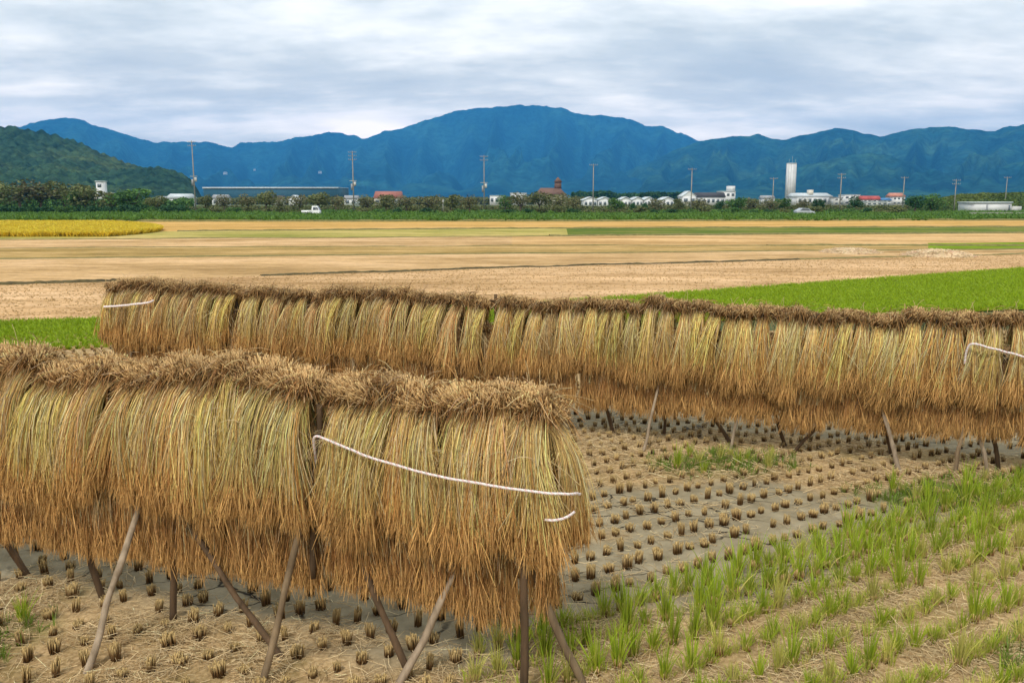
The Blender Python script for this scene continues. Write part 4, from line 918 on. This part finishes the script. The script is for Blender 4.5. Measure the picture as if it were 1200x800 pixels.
# ------------------------------------------------------------------ utility poles
def upole(u, vb, vt, label, arms=2, tx=False, r=.14):
    Y = min(at(u,vb)[1], 240); x,_,zt = far(u+(u-600)*-.004,vt,Y); rt=empty('utility_pole',(x,Y,0)); tag(rt,label,'utility pole','utility poles across the plain')
    MB().tube([(0,0,-.2),(0,0,zt)],[r,r*.6],k=8).build('shaft',M_pole,rt,True)
    for i in range(arms):
        z=zt-.35-i*.8; MB().box(-.85,.85,-.16,-.09,z,z+.09).build('crossarm',M_pole,rt)
        for q in (-.85,-.45,.45,.85): MB().tube([(q,-.13,z+.092),(q,-.13,z+.30)],[.04,.025],k=6).build('insulator',M_grey,rt)
    if tx:
        z=zt*.44; MB().tube([(.38,0,z),(.38,0,z+.9)],.26,k=10).build('transformer',M_grey,rt); MB().box(-.5,-.16,-.15,.15,z-.9,z+.5).build('switch_box',M_rgrey,rt)
        MB().box(-.8,.8,-.1,0,z+1.1,z+1.2).build('crossarm',M_grey,rt)
    return zt
upole(223,250,165,'tallest concrete utility pole, rising above the ridge at left',2,True,.16); 
upole(412,250,177,'second utility pole from the left, right of the white truck',3,True,.16)
upole(567,250,182,'third utility pole, broad crossarm, right of the small white post',2,True)
upole(696,250.5,192,'fourth utility pole, in front of the pale sheds',1); upole(812,250.5,197,'utility pole in front of the white gabled hall',1)
upole(908,250,208,'thin utility pole just left of the white tower',1,False,.13); upole(988,250,203,'utility pole right of the factory',2,False,.15); upole(1062,249,207,'utility pole right of the tall white salmon roofed house',1,False,.15)
upole(1123,250,210,'utility pole at the left end of the concrete roadside wall',2,False,.13); upole(1183,248,207,'thin utility pole behind the storehouse at far right',1,False,.12)
# slim antenna masts
def wmast(u,vb,vt,label):
    Y=min(at(u,vb)[1],200); x,_,zt=far(u,vt,Y); r_=empty('road_marker',(x,Y,0)); tag(r_,label,'post')
    MB().tube([(0,0,-.1),(0,0,zt-.7)],[.09,.08],k=8).build('shaft',M_conc,r_,True); MB().box(-.2,.2,-.15,.15,zt-.7,zt-.1).box(-.24,.24,-.19,.19,zt-.097,zt).build('head',M_white,r_)
wmast(519,250.5,234,'small white roadside post with a pale box on top')

# ------------------------------------------------------------------ vehicles
def wheel(parent,x,y,r):
    t=MB(); t.tube([(x,y-.09,r),(x,y+.09,r)],r,k=16); w_=t.build('wheel',M_tyre,parent)
    MB().tube([(x,y-.1,r),(x,y+.1,r)],r*.58,k=12).build('rim',M_rim,w_)
xt,yt=at(370,252.8); tr=empty('pickup_truck',(xt,160,.045)); tag(tr,'small white flatbed pickup truck driving right along the farm road','truck')
def prism(prof,y0,y1,name,m_,par):
    n=len(prof); v=[(x,y0,z) for x,z in prof]+[(x,y1,z) for x,z in prof]; mb=MB(); I_=np.arange(n)
    mb.add(v,[np.array([[i,(i+1)%n,(i+1)%n+n,i+n] for i in range(n)]),I_[::-1][None],(I_+n)[None]])
    o=mb.build(name,m_,par); bv=o.modifiers.new('bevel','BEVEL'); bv.width=.03; bv.segments=2; return o
cab=prism([(.25,.32),(1.68,.32),(1.72,.75),(1.62,1.0),(1.28,1.74),(1.05,1.80),(.32,1.80),(.25,1.7)],-.7,.7,'cab',M_carw,tr)
MB().box(.45,.98,-.712,-.70,1.08,1.62).add([(1.03,-.708,1.08),(1.5,-.708,1.08),(1.24,-.708,1.6),(1.03,-.708,1.6)],np.array([[0,1,2,3]])).build('side_window',M_glass,tr)
MB().add([(1.625,-.6,1.02),(1.625,.6,1.02),(1.31,.6,1.7),(1.31,-.6,1.7)],np.array([[0,1,2,3]])+0).build('windscreen',M_glass,tr).location=(.02,0,.01)
MB().box(-1.7,.22,-.72,.72,.62,.72).box(-1.7,.22,-.72,-.68,.723,1.0).box(-1.7,.22,.68,.72,.723,1.0).box(-1.7,-1.66,-.677,.677,.723,1.0).box(.18,.22,-.677,.677,.723,1.35).build('cargo_bed',M_carw,tr)
MB().box(-1.6,.2,-.45,.45,.42,.617).build('chassis',M_tyre,tr); MB().box(1.69,1.74,-.62,-.42,.6,.75).build('headlight',M_glass,tr); MB().box(1.69,1.74,.42,.62,.6,.75).build('headlight',M_glass,tr); MB().box(-1.73,-1.7,-.7,-.56,.64,.78).build('tail_light',M_lampred,tr)
for x in (-1.05,1.05):
    for y in (-.62,.62): wheel(tr,x,y,.28)
tr.rotation_euler=(0,0,.03)
xc,_=at(944,253); cr=empty('parked_car',(far(944,250,158)[0],158.6,.045),.12); tag(cr,'small silver car with dark windows below the white tower','car')
prism([(-1.75,.3),(1.7,.3),(1.78,.55),(1.6,.8),(.95,.95),(.45,1.38),(-.75,1.45),(-1.45,1.1),(-1.8,.95)],-.75,.75,'body',M_cars,cr)
MB().add([(-1.25,-.762,.98),(.8,-.762,.95),(.4,-.762,1.32),(-.72,-.762,1.38)],np.array([[0,1,2,3]])).build('side_window',M_glass,cr)
MB().add([(1.0,-.65,.96),(1.0,.65,.96),(.5,.6,1.39),(.5,-.6,1.39)],np.array([[0,1,2,3]])).build('windscreen',M_glass,cr)
for x in (-1.15,1.1):
    for y in (-.68,.68): wheel(cr,x,y,.3)
